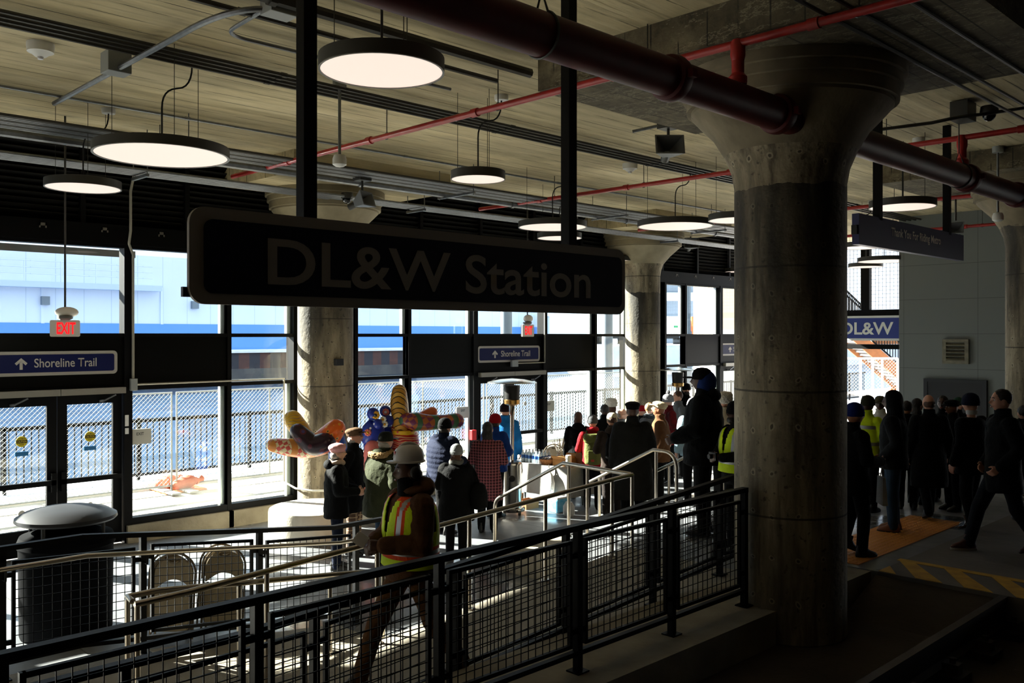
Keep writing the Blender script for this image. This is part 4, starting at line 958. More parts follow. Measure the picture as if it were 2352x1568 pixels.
EYEW = mat('eye_white', '#d8d4cc', .3); EYED = mat('eye_dark', '#15100d', .2); LIP = mat('lips', '#8a4a40', .5); GLS = mat('glasses_frame', '#1c1a1a', .3, .3)
ARMS = {'down': ((.25,-.03,1.13), (.265,.06,.89)), 'front': ((.265,.03,1.13), (.11,.27,1.10)), 'pocket': ((.30,-.07,1.14), (.20,.10,.95)), 'low': ((.26,.0,1.13), (.13,.22,.98)),
        'reach': ((.25,.2,1.22), (.2,.46,1.17)), 'up': ((.27,.1,1.2), (.12,.27,1.35))}
def head(m, c, s, yaw, pitch=0):
    k = len(m.v); m.ell((0,0,0), (1,1,1), 28, 20)
    for i in range(k, len(m.v)):
        x, y, z = m.v[i]; X, Y, Z = x*.078, y*.097, z*.118
        if z < 0: X *= 1-.30*z*z; Y *= 1-.06*z*z
        if y > 0:
            f = lambda cx, wx, cz, wz: math.exp(-((x-cx)/wx)**2-((z-cz)/wz)**2)
            Y += .030*f(0,.16,-.20,.15)+.013*f(0,.14,.0,.2)-.012*(f(.4,.18,.06,.13)+f(-.4,.18,.06,.13))+.008*f(0,.35,-.5,.06)+.007*f(0,.3,-.62,.06)+.014*f(0,.4,-.85,.16)+.006*f(0,.7,.24,.1)
        m.v[i] = Vector((X, Y, Z))
    for sx in (-1, 1): m.ell((.077*sx, -.01, -.01), (.012, .024, .034), 10, 8)
    M = Matrix.Translation(Vector(c)) @ Matrix.Rotation(R(-yaw), 4, 'Z') @ Matrix.Rotation(R(-pitch), 4, 'X') @ Matrix.Scale(s, 4)
    m.xf(M, k); return M
def hand(m, w, d, sx, s, curl=.5):
    w = Vector(w); d = Vector(d).normalized(); n = Vector((-sx, 0, 0)); n = (n - d*n.dot(d)).normalized(); lat = d.cross(n)   # palms face inward
    if lat.y < 0: lat = -lat
    for i, (o, L) in enumerate(((-.03,.062), (-.01,.076), (.01,.08), (.03,.072))):
        a = w + lat*o*.7*s; b = w + d*.085*s + lat*o*s
        m.cone(a, b, .015*s, .0125*s, 8)
        e = b + (d*(1-curl*.4)+n*curl).normalized()*L*.5*s; g_ = e + (d*(1-curl)+n*curl*1.3).normalized()*L*.5*s
        m.cone(b, e, .0098*s, .009*s, 8); m.cone(e, g_, .009*s, .0075*s, 8)
    a = w + d*.025*s + lat*.02*s; b = a + (d*.5+lat*.75+n*.25).normalized()*.045*s; m.cone(a, b, .014*s, .0105*s, 8); m.cone(b, b+(d*.9+lat*.2+n*.4).normalized()*.034*s, .0105*s, .0085*s, 8)
PEOPLE = {}
def person(key, label, px, ytop, d, zf, face, coat, legs, H=None, w=1.0, hem=.80, arms=('down','down'), stride=.0, hy=0, pitch=0, skin='light', hair=None, hat=None, hatc=None, shoe=None, sole=None,
           facey=False, glasses=False, scarf=None, collar=True, hood=None, fur=False, puff=0, group=None, vest=None, lean=0, bands=None, glove=None, beard=None, shirt=None, curl=.5, extra=None, at=None):
    c = onD(px, HY, d); c.z = zf
    top = CZ-(ytop-HY)/F*d-zf
    hx = {'beanie': .02, 'pom': .06, 'hard': .05, 'fur': .04, 'flat': .02, 'cap': .02, 'beret': .02, 'hood': .025}.get(hat, .01)
    H = H or (top/(1.75+hx)*1.75); s = H/1.75
    dr = FWD*math.cos(R(face)) + RGT*math.sin(R(face))
    t = thing('person', label, 'person', c, group, None, math.atan2(-dr.x, dr.y)); WL[t.name] = Vector((0,0,0))
    PEOPLE[key] = (t, s, H)
    V = lambda x, y, z: Vector((x, y+lean*max(0, z-.95), z))*s
    vox = .0065 if d < 9 else (.009 if d < 13 else .012)
    # body: one continuous surface
    m = MB()
    m.loft([(v.x, v.y, v.z, rx*s, ry*s) for v, rx, ry in ((V(0,0,.84),.13,.10),(V(0,0,.95),.15,.11),(V(0,0,1.08),.13,.10),(V(0,0,1.28),.16,.11),(V(0,0,1.39),.16,.10),(V(0,0,1.45),.07,.07))], 18)
    hc = V(0,.02,1.632); m.cone(V(0,-.005,1.40), V(0,.01,1.57), .058*s, .054*s, 14); HM = head(m, hc, s, hy, pitch)
    st = stride; leg = []
    for sx in (-1, 1):
        f = sx*st/2
        hip = Vector((.09*sx, 0, .90))*s; kn = Vector((.095*sx, f*.5+.05*(1 if st else .3), .49 - (.02 if st else 0)))*s; lift = .06 if (st and f < 0) else 0
        an = Vector((.10*sx, f-(.01), .09+lift))*s; leg.append((sx, hip, kn, an, lift))
        m.cone(hip, kn, .075*s, .052*s); m.cone(kn, an, .05*s, .036*s); m.cone(an, an+Vector((0, .085*s, -.045*s-lift*.5*s)), .034*s, .022*s)
    sh = []
    for sx, am in zip((-1, 1), arms):
        E, W = ARMS[am] if isinstance(am, str) else am
        S0 = V(.175*sx, 0, 1.385); E = V(E[0]*sx, E[1], E[2]); W = V(W[0]*sx, W[1], W[2]); sh.append((sx, S0, E, W, am))
        m.cone(S0, E, .05*s, .04*s); m.cone(E, W, .04*s, .028*s); hand(m, W+(W-E).normalized()*.015*s, W-E, sx, s, curl)
    body = soft(m.build('body', SK[skin], t, True), vox, 1)
    # trousers, shoes
    if legs is not None:
        m = MB().loft([(0, 0, z*s, rx*s, ry*s) for z, rx, ry in ((.78,.15,.12),(.88,.175,.135),(.98,.165,.125),(1.04,.155,.12))], 18)
        for sx, hip, kn, an, lift in leg: m.cone(hip, kn, .100*s, .078*s); m.cone(kn, an+Vector((0,0,-.02*s)), .076*s, .062*s)
        soft(m.build('trousers', legs, t, True), vox*1.4, 2, .012*s)
    for sx, hip, kn, an, lift in leg:
        y0 = an.y; z0 = lift*s
        m = MB().loft([(an.x, y0+cy*s, z0+z*s, rx*s, ry*s) for cy, z, rx, ry in ((.055,.012,.046,.132),(.055,.035,.049,.137),(.045,.06,.046,.122),(.015,.085,.042,.085),(-.005,.12,.046,.055),(-.005,.17,.045,.05))], 20)
        if lift: m.xf(Matrix.Translation((0, y0+.1*s, 0)) @ Matrix.Rotation(R(-22), 4, 'X') @ Matrix.Translation((0, -y0-.1*s, -.03*s)))
        so = m.build('shoe', shoe or mat('shoe_black', '#0e0d0d', .5), t, True)
        if sole:
            m = MB().loft([(an.x, y0+.055*s, z0+z*s, .051*s, .141*s) for z in (0, .022)], 20)
            if lift: m.xf(Matrix.Translation((0, y0+.1*s, 0)) @ Matrix.Rotation(R(-22), 4, 'X') @ Matrix.Translation((0, -y0-.1*s, -.03*s)))
            q = m.build('sole', sole, so, True)
    # coat
    m = MB(); rings = []
    hw = .205+(.03 if hem < .7 else 0)
    pts = [(hem, hw, .155), ((hem+1.02)/2, hw-.012, .15), (1.02, .185, .14), (1.2, .20, .148), (1.34, .203, .135), (1.42, .17, .11), (1.465, .095, .09)]
    if collar: pts += [(1.50, .079, .08), (1.555, .082, .085)]
    if puff:
        q = []; zz = hem
        def at_(z):
            for (a, b) in zip(pts, pts[1:]):
                if a[0] <= z <= b[0]: f = (z-a[0])/(b[0]-a[0]); return [a[i]+(b[i]-a[i])*f for i in (1, 2)]
            return pts[-1][1:]
        while zz < 1.46: rx, ry = at_(zz); k = 1-.05*abs(math.cos(PI*(zz-hem)/puff))**6+.02; q.append((zz, rx*k, ry*k)); zz += puff/6
        pts = q + [p for p in pts if p[0] >= 1.465]
    m.loft([(V(0,0,z).x, V(0,-.004,z).y, z*s, rx*w*s if z < 1.45 else rx*s, ry*w*s if z < 1.45 else ry*s) for z, rx, ry in pts], 24)
    for sx, S0, E, W, am in sh: m.cone(S0*1.0, E, .083*w*s, .068*w*s); m.cone(E, W, .068*w*s, .052*w*s)
    co = soft(m.build('coat', coat, t, True), vox*(1.1 if puff else 1.4), 2, .028*s if not puff else .01)
    if hood == 'down':
        hm = MB().ell(V(0,-.105,1.475), (.125*s,.075*s,.075*s), 18, 10).ell(V(0,-.02,1.465), (.135*s,.10*s,.045*s), 18, 10); soft(hm.build('hood', coat, t, True), vox*1.4, 2, .02*s)
        if fur: fm = MB().tube([V(.15*math.cos(a), -.06+.12*math.sin(a), 1.485+.015*math.sin(a)) for a in [i*2*PI/18 for i in range(19)]], .042*s, 8); soft(fm.build('fur_trim', fur, t, True), .012, 1, .05, TEXF)
    if bands:
        for z in bands[1]:
            m = MB(); rx, ry = [(p[1], p[2]) for p in pts if p[0] <= z][-1]
            m.loft([(V(0,-.004,z).x, V(0,-.004,z).y, (z+dz)*s, rx*w*s*1.045, ry*w*s*1.06) for dz in (-.025, .025)], 24); m.build('reflective_band', bands[0], t, True)
    # head gear
    def onhead(m, k=0): m.xf(HM @ Matrix.Translation((0, 0, 0)), k); return m
    if hair:
        kind, hm_ = hair; m = MB()
        if kind in ('short', 'long', 'bob', 'slick'): m.ell((0,-.018,.032), (.086,.100,.098), 22, 14)
        if kind == 'bald': m.ell((0,-.03,-.012), (.083,.085,.062), 20, 12)
        if kind == 'afro': m.ell((0,-.02,.035), (.115,.12,.115), 22, 14)
        if kind == 'under': m.ell((0,-.03,-.035), (.084,.082,.07), 20, 12)
        if kind in ('long', 'bob'): m.ell((0,-.055,-.08), (.088,.062,.13 if kind == 'long' else .1), 18, 12)
        if kind == 'beard': m.ell((0,.055,-.085), (.06,.055,.045), 16, 10)
        onhead(m); soft(m.build('hair', hm_, t, True), .011, 1, .014*s, TEXF)
    if beard: m = onhead(MB().ell((0,.052,-.075), (.062,.056,.05), 16, 10)); m.build('beard', beard, t, True)
    if hat in ('beanie', 'pom'):
        m = MB().lathe([(.092,-.015),(.099,-.01),(.101,.035),(.096,.04),(.095,.065),(.082,.105),(.055,.132),(.02,.146),(0,.147)], (0,-.006,.0), 26, 1, 1.17); onhead(m)
        b = m.build('hat', hatc, t, True); 
        if hat == 'pom': soft(onhead(MB().ell((0,-.01,.175), (.04,.04,.04), 14, 10)).build('pompom', hatc, b, True), .01, 0, .03, TEXF)
    elif hat in ('cap', 'capback'):
        m = MB().lathe([(.09,.01),(.092,.03),(.09,.07),(.075,.108),(.045,.13),(0,.137)], (0,-.006,.0), 24, 1, 1.17); onhead(m); b = m.build('hat', hatc, t, True)
        m = onhead(MB().ell((0,.135,.028), (.075,.075,.010), 18, 8)); m.build('brim', hatc, b, True)
    elif hat == 'flat':
        m = onhead(MB().ell((0,-.005,.082), (.108,.128,.048), 24, 12).lathe([(.092,.02),(.097,.06),(.085,.1)], (0,-.006,0), 24, 1, 1.15)); b = soft(m.build('hat', hatc, t, True), .009, 2, .01)
        m = onhead(MB().ell((0,.115,.048), (.08,.055,.012), 18, 8)); m.build('brim', hatc, b, True)
    elif hat == 'beret':
        m = MB().ell((0,-.012,.075), (.118,.128,.062), 26, 14).lathe([(.088,.015),(.096,.03),(.09,.06)], (0,-.006,0), 24, 1, 1.15); onhead(m); b = soft(m.build('hat', hatc, t, True), .009, 2, .012)
        onhead(MB().tube([(0,-.012,.13),(0,-.012,.15)], .005, 6)).build('stalk', hatc, b, True)
    elif hat == 'fur':
        m = onhead(MB().lathe([(.095,-.03),(.115,-.02),(.12,.05),(.115,.11),(.09,.14),(0,.15)], (0,-.006,0), 24, 1, 1.15)); soft(m.build('hat', hatc, t, True), .01, 1, .03, TEXF)
    elif hat == 'hood':
        m = MB().ell((0,-.02,.005), (.108,.120,.142), 26, 18)
        for i, v in enumerate(m.v):
            if v.y > .065: m.v[i] = Vector((v.x, .065+(v.y-.065)*.35, v.z))
        onhead(m); m.cone(V(0,-.03,1.40), V(0,-.02,1.56), .115*s, .10*s); soft(m.build('hood', hatc or coat, t, True), .012, 2, .02*s)
    elif hat == 'hard':
        m = MB().lathe([(.118,.018),(.124,.022),(.122,.03),(.113,.034),(.112,.07),(.098,.115),(.065,.145),(0,.158)], (0,-.005,.05), 32, 1, 1.16); m.v = [Vector((v.x*.90, v.y*.90, v.z)) for v in m.v]; onhead(m); b = m.build('hard_hat', hatc, t, True)
        m = onhead(MB().ell((0,.118,.074), (.078,.05,.008), 20, 8)); m.build('brim', hatc, b, True)
        m = onhead(MB().tube([(0,.117*math.cos(a)-.005,.065+.148*math.sin(a)) for a in [R(15+10*i) for i in range(16)]], .012, 8)); m.build('ridge', hatc, b, True)
        m = onhead(MB().box(-.02,.02,.100,.108,.125,.155)); m.build('badge', mat('badge_red', '#b02020', .5), b, True)
        m = onhead(MB().tube([(.096,-.12,.04),(.105,-.06,.03),(.105,.0,.03)], .012, 8).ell((.105,-.03,-.0), (.022,.04,.05), 14, 10).ell((-.105,-.03,-.0), (.022,.04,.05), 14, 10)); m.build('ear_muff', mat('muff_black', '#121212', .5), b, True)
    if scarf: m = MB().tube([V(.085*math.cos(a), .0+.09*math.sin(a), 1.505+.012*math.sin(3*a)) for a in [i*2*PI/20 for i in range(21)]], .038*s, 10); soft(m.build('scarf', scarf, t, True), .01, 2, .03)
    if shirt: m = MB().lathe([(.066,1.50),(.07,1.53),(.066,1.555)], (0,.0,0), 20); m.v = [v*s for v in m.v]; m.build('shirt_collar', shirt, t, True)
    if facey:
        for sx in (-1, 1):
            onhead(MB().ell((.031*sx,.079,.010), (.013,.009,.009), 12, 8)).build('eye', EYEW, t, True)
            onhead(MB().ell((.031*sx,.087,.010), (.006,.003,.006), 10, 6)).build('pupil', EYED, t, True)
            onhead(MB().tube([(.015*sx,.094,.032),(.032*sx,.095,.037),(.048*sx,.083,.031)], .0045, 6)).build('eyebrow', HAIR['dark'], t, True)
        onhead(MB().ell((0,.098,-.064), (.025,.008,.008), 14, 8)).build('mouth', LIP, t, True)
    if glasses:
        m = MB()
        for sx in (-1, 1): m.tube([(.033*sx+.024*math.cos(a), .106, .008+.018*math.sin(a)) for a in [i*2*PI/14 for i in range(15)]], .002, 5).tube([(.057*sx,.106,.012),(.082*sx,.06,.012),(.084*sx,-.01,.01)], .002, 5)
        m.tube([(-.009,.107,.012),(.009,.107,.012)], .002, 5); onhead(m).build('glasses', GLS, t, True)
    if glove:
        for sx, S0, E, W, am in sh:
            m = MB(); hand(m, W+(W-E).normalized()*.015*s, W-E, sx, s*1.12, curl); m.cone(W-(W-E).normalized()*.04*s, W+(W-E).normalized()*.03*s, .04*s, .036*s); soft(m.build('glove', glove, t, True), .008, 1)
    if extra: extra(t, s, V, sh, HM)
    return t
BLKC = cloth('black', '#0a0a0b', '#050506'); NAVY = cloth('navy', '#121a2e', '#0b1120'); CHAR = cloth('charcoal', '#1f1f1e', '#141414'); JEAN = cloth('denim', '#33475c', '#223244'); BROWN = cloth('brown_duck', '#5a3b22', '#40291a')
OLIVE = cloth('olive', '#3b3f2a', '#2a2d1f'); REDC = cloth('red', '#a81620', '#7d0f18'); BLUEC = cloth('blue', '#1c3f8a', '#142e66'); SKYB = cloth('sky_blue', '#1f78c0', '#175d99'); GREYC = cloth('grey', '#6c6e70', '#505254'); TANC = cloth('tan', '#6e4d33', '#553a25')
HIV = cloth('hi_vis_yellow', '#d6f01e', '#b8d414', .6); HIO = cloth('hi_vis_orange', '#e8521a', '#c8400f', .6); SILV = mat('reflective_silver', '#9a9a9a', .35, .5); PINK = cloth('pink_wool', '#e0a6a6', '#c98d8f'); BEIGE = cloth('beige', '#cbbfa6', '#ab9f88'); CREAM = cloth('cream', '#ded3b4', '#c5b898'); WHITE = cloth('white', '#d8d6d2', '#bdbbb8'); BRNW = cloth('brown_wool', '#6a533c', '#4c3a29'); LBLUE = cloth('pale_blue', '#a9c6d6', '#8fb0c3'); DBRN = cloth('dark_brown', '#3a302b', '#2a231f')
FURT = mat('fur_tan', '#a8875a', .9, bump=(60, 1.0)); FURD = mat('fur_dark', '#2a2320', .9, bump=(60, 1.0)); FURW = mat('fur_white', '#e2dcd0', .9, bump=(60, 1.0))
g = G('plaid_red', .9)
px_ = g.math('MAXIMUM', g.stripe(g.x, .045, .14), g.stripe(g.z, .045, .14)); p2 = g.math('MAXIMUM', g.stripe(g.math('ADD', g.x, .022), .045, .34), g.stripe(g.math('ADD', g.z, .022), .045, .34))
g.color(g.mix(px_, g.mix(p2, '#6d2230', '#33121b'), '#a86a70')); PLAID = g.m
g = G('plaid_brown', .9); g.color(g.mix(g.math('MAXIMUM', g.stripe(g.x, .06, .2), g.stripe(g.z, .06, .2)), '#5a4130', '#b79a78')); PLAIDB = g.m
ramp_at = lambda p: rz(p.x)
# foreground worker: vest, paper
def vest(t, s, wv=1.24, stripes=True):
    m = MB(); n = 110; rows = [(.93,.222,.172),(.99,.216,.17),(1.02,.212,.168),(1.07,.210,.167),(1.09,.212,.167),(1.2,.222,.168),(1.30,.224,.158),(1.37,.214,.145),(1.425,.18,.125),(1.455,.12,.105)]
    fine = []
    for a, b in zip(rows, rows[1:]):
        for k in range(9): fine.append([a[i]+(b[i]-a[i])*k/9 for i in range(3)])
    fine.append(list(rows[-1])); prev = None
    for z, rx, ry in fine:
        k = m.add([Vector((rx*wv*math.cos(2*PI*j/n)*s, ry*wv*math.sin(2*PI*j/n)*s, z*s)) for j in range(n)])
        if prev is not None:
            for j in range(n):
                th = 2*PI*(j+.5)/n; x = rx*math.cos(th); ax = abs(x)
                if 1.2 < z < 1.37 and abs(math.cos(th)) > .88 : continue          # arm holes
                if z > 1.10 and math.sin(th) > 0 and ax < (z-1.12)*.17: continue   # open V neck
                mi = 0
                if 1.0 < z <= 1.035 or 1.068 < z <= 1.1: mi = 1
                elif 1.035 < z <= 1.068: mi = 2
                elif z > 1.1:
                    if .088 < ax < .108 or .135 < ax < .152: mi = 1
                    elif .108 <= ax <= .135: mi = 2
                if z > 1.43 and mi == 0: mi = 1
                if not stripes: mi = 2 if (1.035 < z <= 1.09 or (z > 1.1 and .10 < ax < .14)) else 0
                m.mi = mi; m.face((prev+j, prev+(j+1)%n, k+(j+1)%n, k+j), True)
        prev = k
    o = m.build('safety_vest', [HIV, HIO, SILV], t, True); q = o.modifiers.new('solid', 'SOLIDIFY'); q.thickness = .006
def worker_extra(t, s, V, sh, HM):
    vest(t, s)
    hm = MB().ell(V(0,-.10,1.50), (.14*s,.085*s,.085*s), 20, 12).ell(V(0,-.01,1.49), (.145*s,.105*s,.05*s), 20, 12); soft(hm.build('hood', BROWN, t, True), .01, 2, .02)
    m = MB().cone(V(0,.015,1.44), V(0,.03,1.56), .085*s, .078*s, 16); m.build('neck_gaiter', BLKC, t, True)
wk = onD(943, HY, 6.95)
person('worker', 'person in white hard hat and hi-vis vest walking on the ramp', 943, 1030, 6.95, rz(wk.x), -122, BROWN, cloth('work_trousers', '#6b4a2c', '#4d341f'), skin='dark', hat='hard', hatc=mat('hard_hat_white', '#b9b6b2', .35), arms=(((.26,.03,1.12),(.12,.27,1.12)), ((.27,.06,1.12),(.07,.29,1.08))), stride=.78, w=1.26, hem=.82, facey=True, hy=12, shoe=mat('boot_brown', '#3a2818', .6), extra=worker_extra, curl=.9, hair=('under', HAIR['dark']))
t0, s0, H0 = PEOPLE['worker']
m = MB(); m.bar((-.02, .37, 1.13), (.01, .44, 1.185), .085, .004, (1, 0, .2)); m.bar((.0, .375, 1.12), (.04, .44, 1.17), .075, .004, (1, .2, .2)); m.v = [v*s0 for v in m.v]
o = m.build('paper_sheets', mat('paper_white', '#c9c5bc', .7), None, True); o.location = t0.location; o.rotation_euler = t0.rotation_euler; tag(o, 'folded white paper held by the worker in the hard hat', 'paper')
# left group in front of the sculptures
person('beret', 'person in pink beret, beige scarf and black jacket in profile', 773, 1017, 11.9, 0, 78, BLKC, NAVY, skin='fair', hat='beret', hatc=PINK, hair=('under', HAIR['grey']), scarf=cloth('scarf_beige', '#b9a08f', '#94806f'), arms=('front', 'front'), facey=True, glasses=True, hood='down', w=1.18, hem=.74)
person('flatcap', 'person in brown flat cap and glasses behind the pink beret', 812, 980, 12.75, 0, 100, BLKC, PLAIDB, hat='flat', hatc=BRNW, hair=('under', HAIR['grey']), facey=True, glasses=True, hem=.6, arms=('pocket', 'pocket'), pitch=-8)
person('parka', 'person in olive parka with tan fur hood trim and dark cap', 884, 990, 12.1, 0, 42, OLIVE, JEAN, hat='cap', hatc=cloth('dark_olive', '#23251c', '#1a1b15'), hair=('under', HAIR['grey']), hood='down', fur=FURT, w=1.58, hem=.66, arms=('down', 'pocket'), glove=cloth('glove_grey', '#4a4a44', '#383834'))
person('puffer', 'person in navy quilted puffer jacket and black beanie', 1020, 960, 14.0, 0, 48, cloth('puffer_navy', '#1a2138', '#12182a', .85), BLKC, hat='beanie', hatc=BLKC, hair=('under', HAIR['dark']), puff=.075, w=1.62, glasses=True, arms=('front', 'front'), facey=True)
person('greybeanie', 'person in grey knit beanie and black coat seen from behind', 1048, 1020, 12.4, 0, 8, BLKC, BLKC, hat='beanie', hatc=cloth('knit_grey', '#7d7f80', '#5f6162'), hair=('bob', HAIR['brown']), scarf=cloth('scarf_grey', '#6e6e6a', '#4e4e4b'), hem=.62, w=1.25, arms=('front', 'front'))
person('plaid', 'person in red plaid coat with dark hair seen from behind', 1120, 968, 14.15, 0, 6, PLAID, BLKC, hair=('long', HAIR['dark']), hem=.52, w=1.05, arms=('front', 'front'))
person('redhat', 'person in red knit hat and royal blue jacket', 1136, 950, 15.3, 0, 40, BLUEC, BLKC, skin='dark', hat='beanie', hatc=REDC, hair=('under', HAIR['dark']), w=1.25, arms=('front', 'front'))
person('skyblue', 'person in bright sky blue jacket and dark pompom hat by the heater', 1160, 921, 16.9, 0, 15, SKYB, BLKC, hat='pom', hatc=cloth('maroon_knit', '#2b1620', '#1d0f17'), w=1.15, hem=.74)
# crowd around the table
person('browncoat', 'person with long brown hair in black hooded coat left of the green backpack', 1328, 945, 17.1, 0, 8, BLKC, BLKC, hair=('long', HAIR['brown']), hood='down', w=1.05, hem=.58)
person('redpack', 'person in grey beanie and red jacket wearing the green backpack', 1361, 953, 16.0, 0, 5, REDC, BLKC, hat='beanie', hatc=cloth('knit_dark_grey', '#5a5b5e', '#454648'), scarf=REDC, arms=('front', 'front'))
person('blackhair', 'person with black hair and dark coat behind the crowd, facing away', 1389, 928, 17.9, 0, 0, BLKC, BLKC, skin='dark', hair=('short', HAIR['dark']))
person('whitefur', 'person in fluffy white hat and curly brown hair by the window', 1405, 913, 18.9, 0, -20, GREYC, BLKC, hat='fur', hatc=FURW, hair=('bob', HAIR['brown']))
person('creamcap', 'person in cream baseball cap and dark brown jacket', 1406, 947, 15.3, 0, 2, DBRN, cloth('trouser_brown', '#2c2624', '#1e1a19'), hair=('short', HAIR['brown']), hat='cap', hatc=CREAM, hood='down', arms=('front', 'pocket'), hem=.74)
person('oldface', 'person with grey hair facing right between the cream cap and the dark overcoat', 1427, 937, 17.2, 0, 100, GREYC, BLKC, skin='fair', hair=('bald', HAIR['grey']), facey=True, glasses=True)
person('overcoat', 'large person in charcoal overcoat and dark flat cap seen from behind', 1453, 920, 14.4, 0, 6, CHAR, BLKC, skin='dark', hat='flat', hatc=BLKC, w=1.28, hem=.42, arms=('down', 'down'))
person('redcap', 'person in red cap half hidden behind the dark overcoat', 1474, 930, 18.3, 0, 20, BLKC, BLKC, hat='cap', hatc=REDC)
person('greycoat', 'person with short sandy hair in grey tweed coat', 1492, 924, 17.4, 0, 60, GREYC, BLKC, hair=('short', HAIR['sandy']), scarf=cloth('scarf_dark', '#2f3336', '#222527'))
person('tancoat', 'person in camel coat, cream cap and glasses facing left', 1516, 920, 15.9, 0, -80, TANC, BLKC, skin='tan', hat='flat', hatc=CREAM, glasses=True, facey=True, w=1.1, pitch=-12)
person('greypom', 'person in grey pompom hat and red and black jacket facing left', 1536, 900, 18.6, 0, -100, cloth('red_black', '#7a1018', '#151112'), BLKC, skin='fair', hat='pom', hatc=cloth('knit_light_grey', '#8b8a8e', '#6d6c70'), facey=True)
person('slick', 'person with slicked dark hair and grey coat facing left', 1558, 897, 19.6, 0, -105, GREYC, BLKC, skin='light', hair=('slick', HAIR['brown']), facey=True, beard=None)
person('facing', 'person in black beanie with dark beard facing the camera by the far heater', 1576, 880, 22.3, 0, 178, BLKC, BLKC, hat='beanie', hatc=BLKC, skin='light', facey=True, beard=HAIR['dark'])
person('whitehood', 'person in pale blue jacket with white hood, lit by the sun', 1592, 912, 16.6, 0, -15, LBLUE, BLKC, hat='hood', hatc=WHITE, w=1.12)
def tall_extra(t, s, V, sh, HM):
    m = MB().box(-.13, .02, -.19, -.175, .80, .86); m.v = [V(v.x, v.y-.005, v.z) for v in m.v]; m.build('white_panel', mat('panel_white', '#b9b7b0', .7), t, True)
    m = MB().ell((0,-.045,-.02), (.101,.112,.13), 24, 16); m.xf(HM); soft(m.build('head_scarf', cloth('scarf_blue', '#1c3370', '#0d1a40'), t, True), .012, 1, .012)
person('tall', 'tall person in black hooded jacket and cap reaching left by the stairs', 1616, 843, 11.0, .66, -72, BLKC, BLKC, skin='dark', hat='cap', hatc=BLKC, hood='down', w=1.42, hem=.76, arms=(((.29,.03,1.14),(.25,.25,1.04)), ((.29,.02,1.13),(.23,.24,1.05))), extra=tall_extra, facey=True, curl=.7)
person('hivisman', 'person in hi-vis vest holding a dark camera beside the huge column', 1692, 921, 10.3, .66, -112, BLKC, BLKC, skin='dark', hat='beanie', hatc=BLKC, hair=('beard', HAIR['dark']), arms=(((.28,.04,1.14),(.10,.27,1.12)), ((.28,.04,1.14),(.10,.27,1.10))), w=1.08, hem=.82, curl=.8, extra=lambda t, s, V, sh, HM: vest(t, s, 1.16, False))
t0, s0, H0 = PEOPLE['hivisman']
m = MB().box(-.07, .07, .30, .35, 1.08, 1.17).lathe([(.03,0),(.03,.05)], (0,0,0), 14); m.v = [v*s0 for v in m.v[:8]]+[Vector((v.x, .35+v.z, 1.125+v.y))*s0 for v in m.v[8:]]
o = m.build('camera_body', mat('camera_black', '#141415', .4), None, True); o.location = t0.location; o.rotation_euler = t0.rotation_euler; tag(o, 'dark camera held by the hi-vis person beside the huge column', 'camera')
person('whitecapfar', 'person in fluffy white cap behind the hi-vis vest by the huge column', 1664, 930, 12.6, .66, 30, BEIGE, BLKC, hat='fur', hatc=FURW, H=1.62)
# right of the huge column, on the platform
person('navyorange', 'person in navy and orange knit hat and black coat left of the tactile strip', 1960, 925, 9.95, .66, 82, BLKC, BLKC, skin='tan', hat='beanie', hatc=cloth('navy_knit', '#1f2f7a', '#18245e'), w=1.15, hem=.72, arms=('front', 'front'), stride=.12)
person('yellowjacket', 'person in hi-vis yellow jacket and olive beanie behind the crowd at right', 1992, 908, 12.4, .66, 55, HIV, BLKC, skin='dark', hat='beanie', hatc=cloth('olive_knit', '#3a3b2a', '#2b2c20'), bands=(SILV, [1.05, 1.3]), arms=('front', 'front'))
person('camo', 'person in camouflage cap and white top behind the yellow jacket', 2022, 908, 13.2, .66, -150, WHITE, BLKC, skin='dark', hat='cap', hatc=cloth('camo', '#5a5540', '#33331f'), facey=True)
person('hooded', 'person in dark hooded jacket and faded jeans on the tactile strip', 2052, 896, 11.2, .66, -62, cloth('hoodie_dark', '#15171a', '#0e1012'), JEAN, skin='dark', hat='hood', w=1.15, hem=.80, arms=('pocket', 'pocket'), shoe=mat('boot_tan', '#7a4522', .6), sole=mat('sole_dark', '#1c1512', .6), hy=-10)
person('darkhaira', 'person with short dark hair in black coat behind the hooded jacket', 2083, 920, 12.6, .66, 20, BLKC, BLKC, hair=('short', HAIR['dark']), skin='tan')
person('darkhairb', 'person with dark hair turned right beside the balding head', 2106, 914, 13.0, .66, 60, CHAR, BLKC, hair=('bob', HAIR['dark']))
person('balding', 'balding person in long black coat striding away at right', 2134, 905, 12.0, .66, 4, BLKC, BLKC, skin='light', hair=('bald', HAIR['brown']), hem=.45, stride=.5, w=1.12)
person('facelefta', 'person with dark skin facing left behind the long black coat', 2166, 908, 13.2, .66, -140, BLKC, BLKC, skin='dark', hair=('short', HAIR['dark']), facey=True)
person('greenhat', 'person in small dark green hat far behind the crowd at right', 2201, 912, 14.4, .66, 170, BLKC, BLKC, hat='beanie', hatc=cloth('green_knit', '#1f3a2a', '#15281d'), facey=True)
person('glassesr', 'person in dark cap and glasses facing left next to the navy beanie', 2189, 916, 12.5, .66, -100, BLKC, BLKC, skin='tan', hat='flat', hatc=BLKC, glasses=True, facey=True)
person('suit', 'person in navy beanie and dark suit with a white collar', 2232, 903, 11.2, .66, -28, cloth('suit_navy', '#0a0b0f', '#06070a'), BLKC, skin='light', hat='beanie', hatc=cloth('beanie_navy', '#161c33', '#0f1424'), shirt=mat('shirt_white', '#c9c9c6', .7), w=1.14, hem=.74, arms=('down', 'down'), collar=False, shoe=mat('shoe_polished', '#0c0b0b', .15), stride=.15)
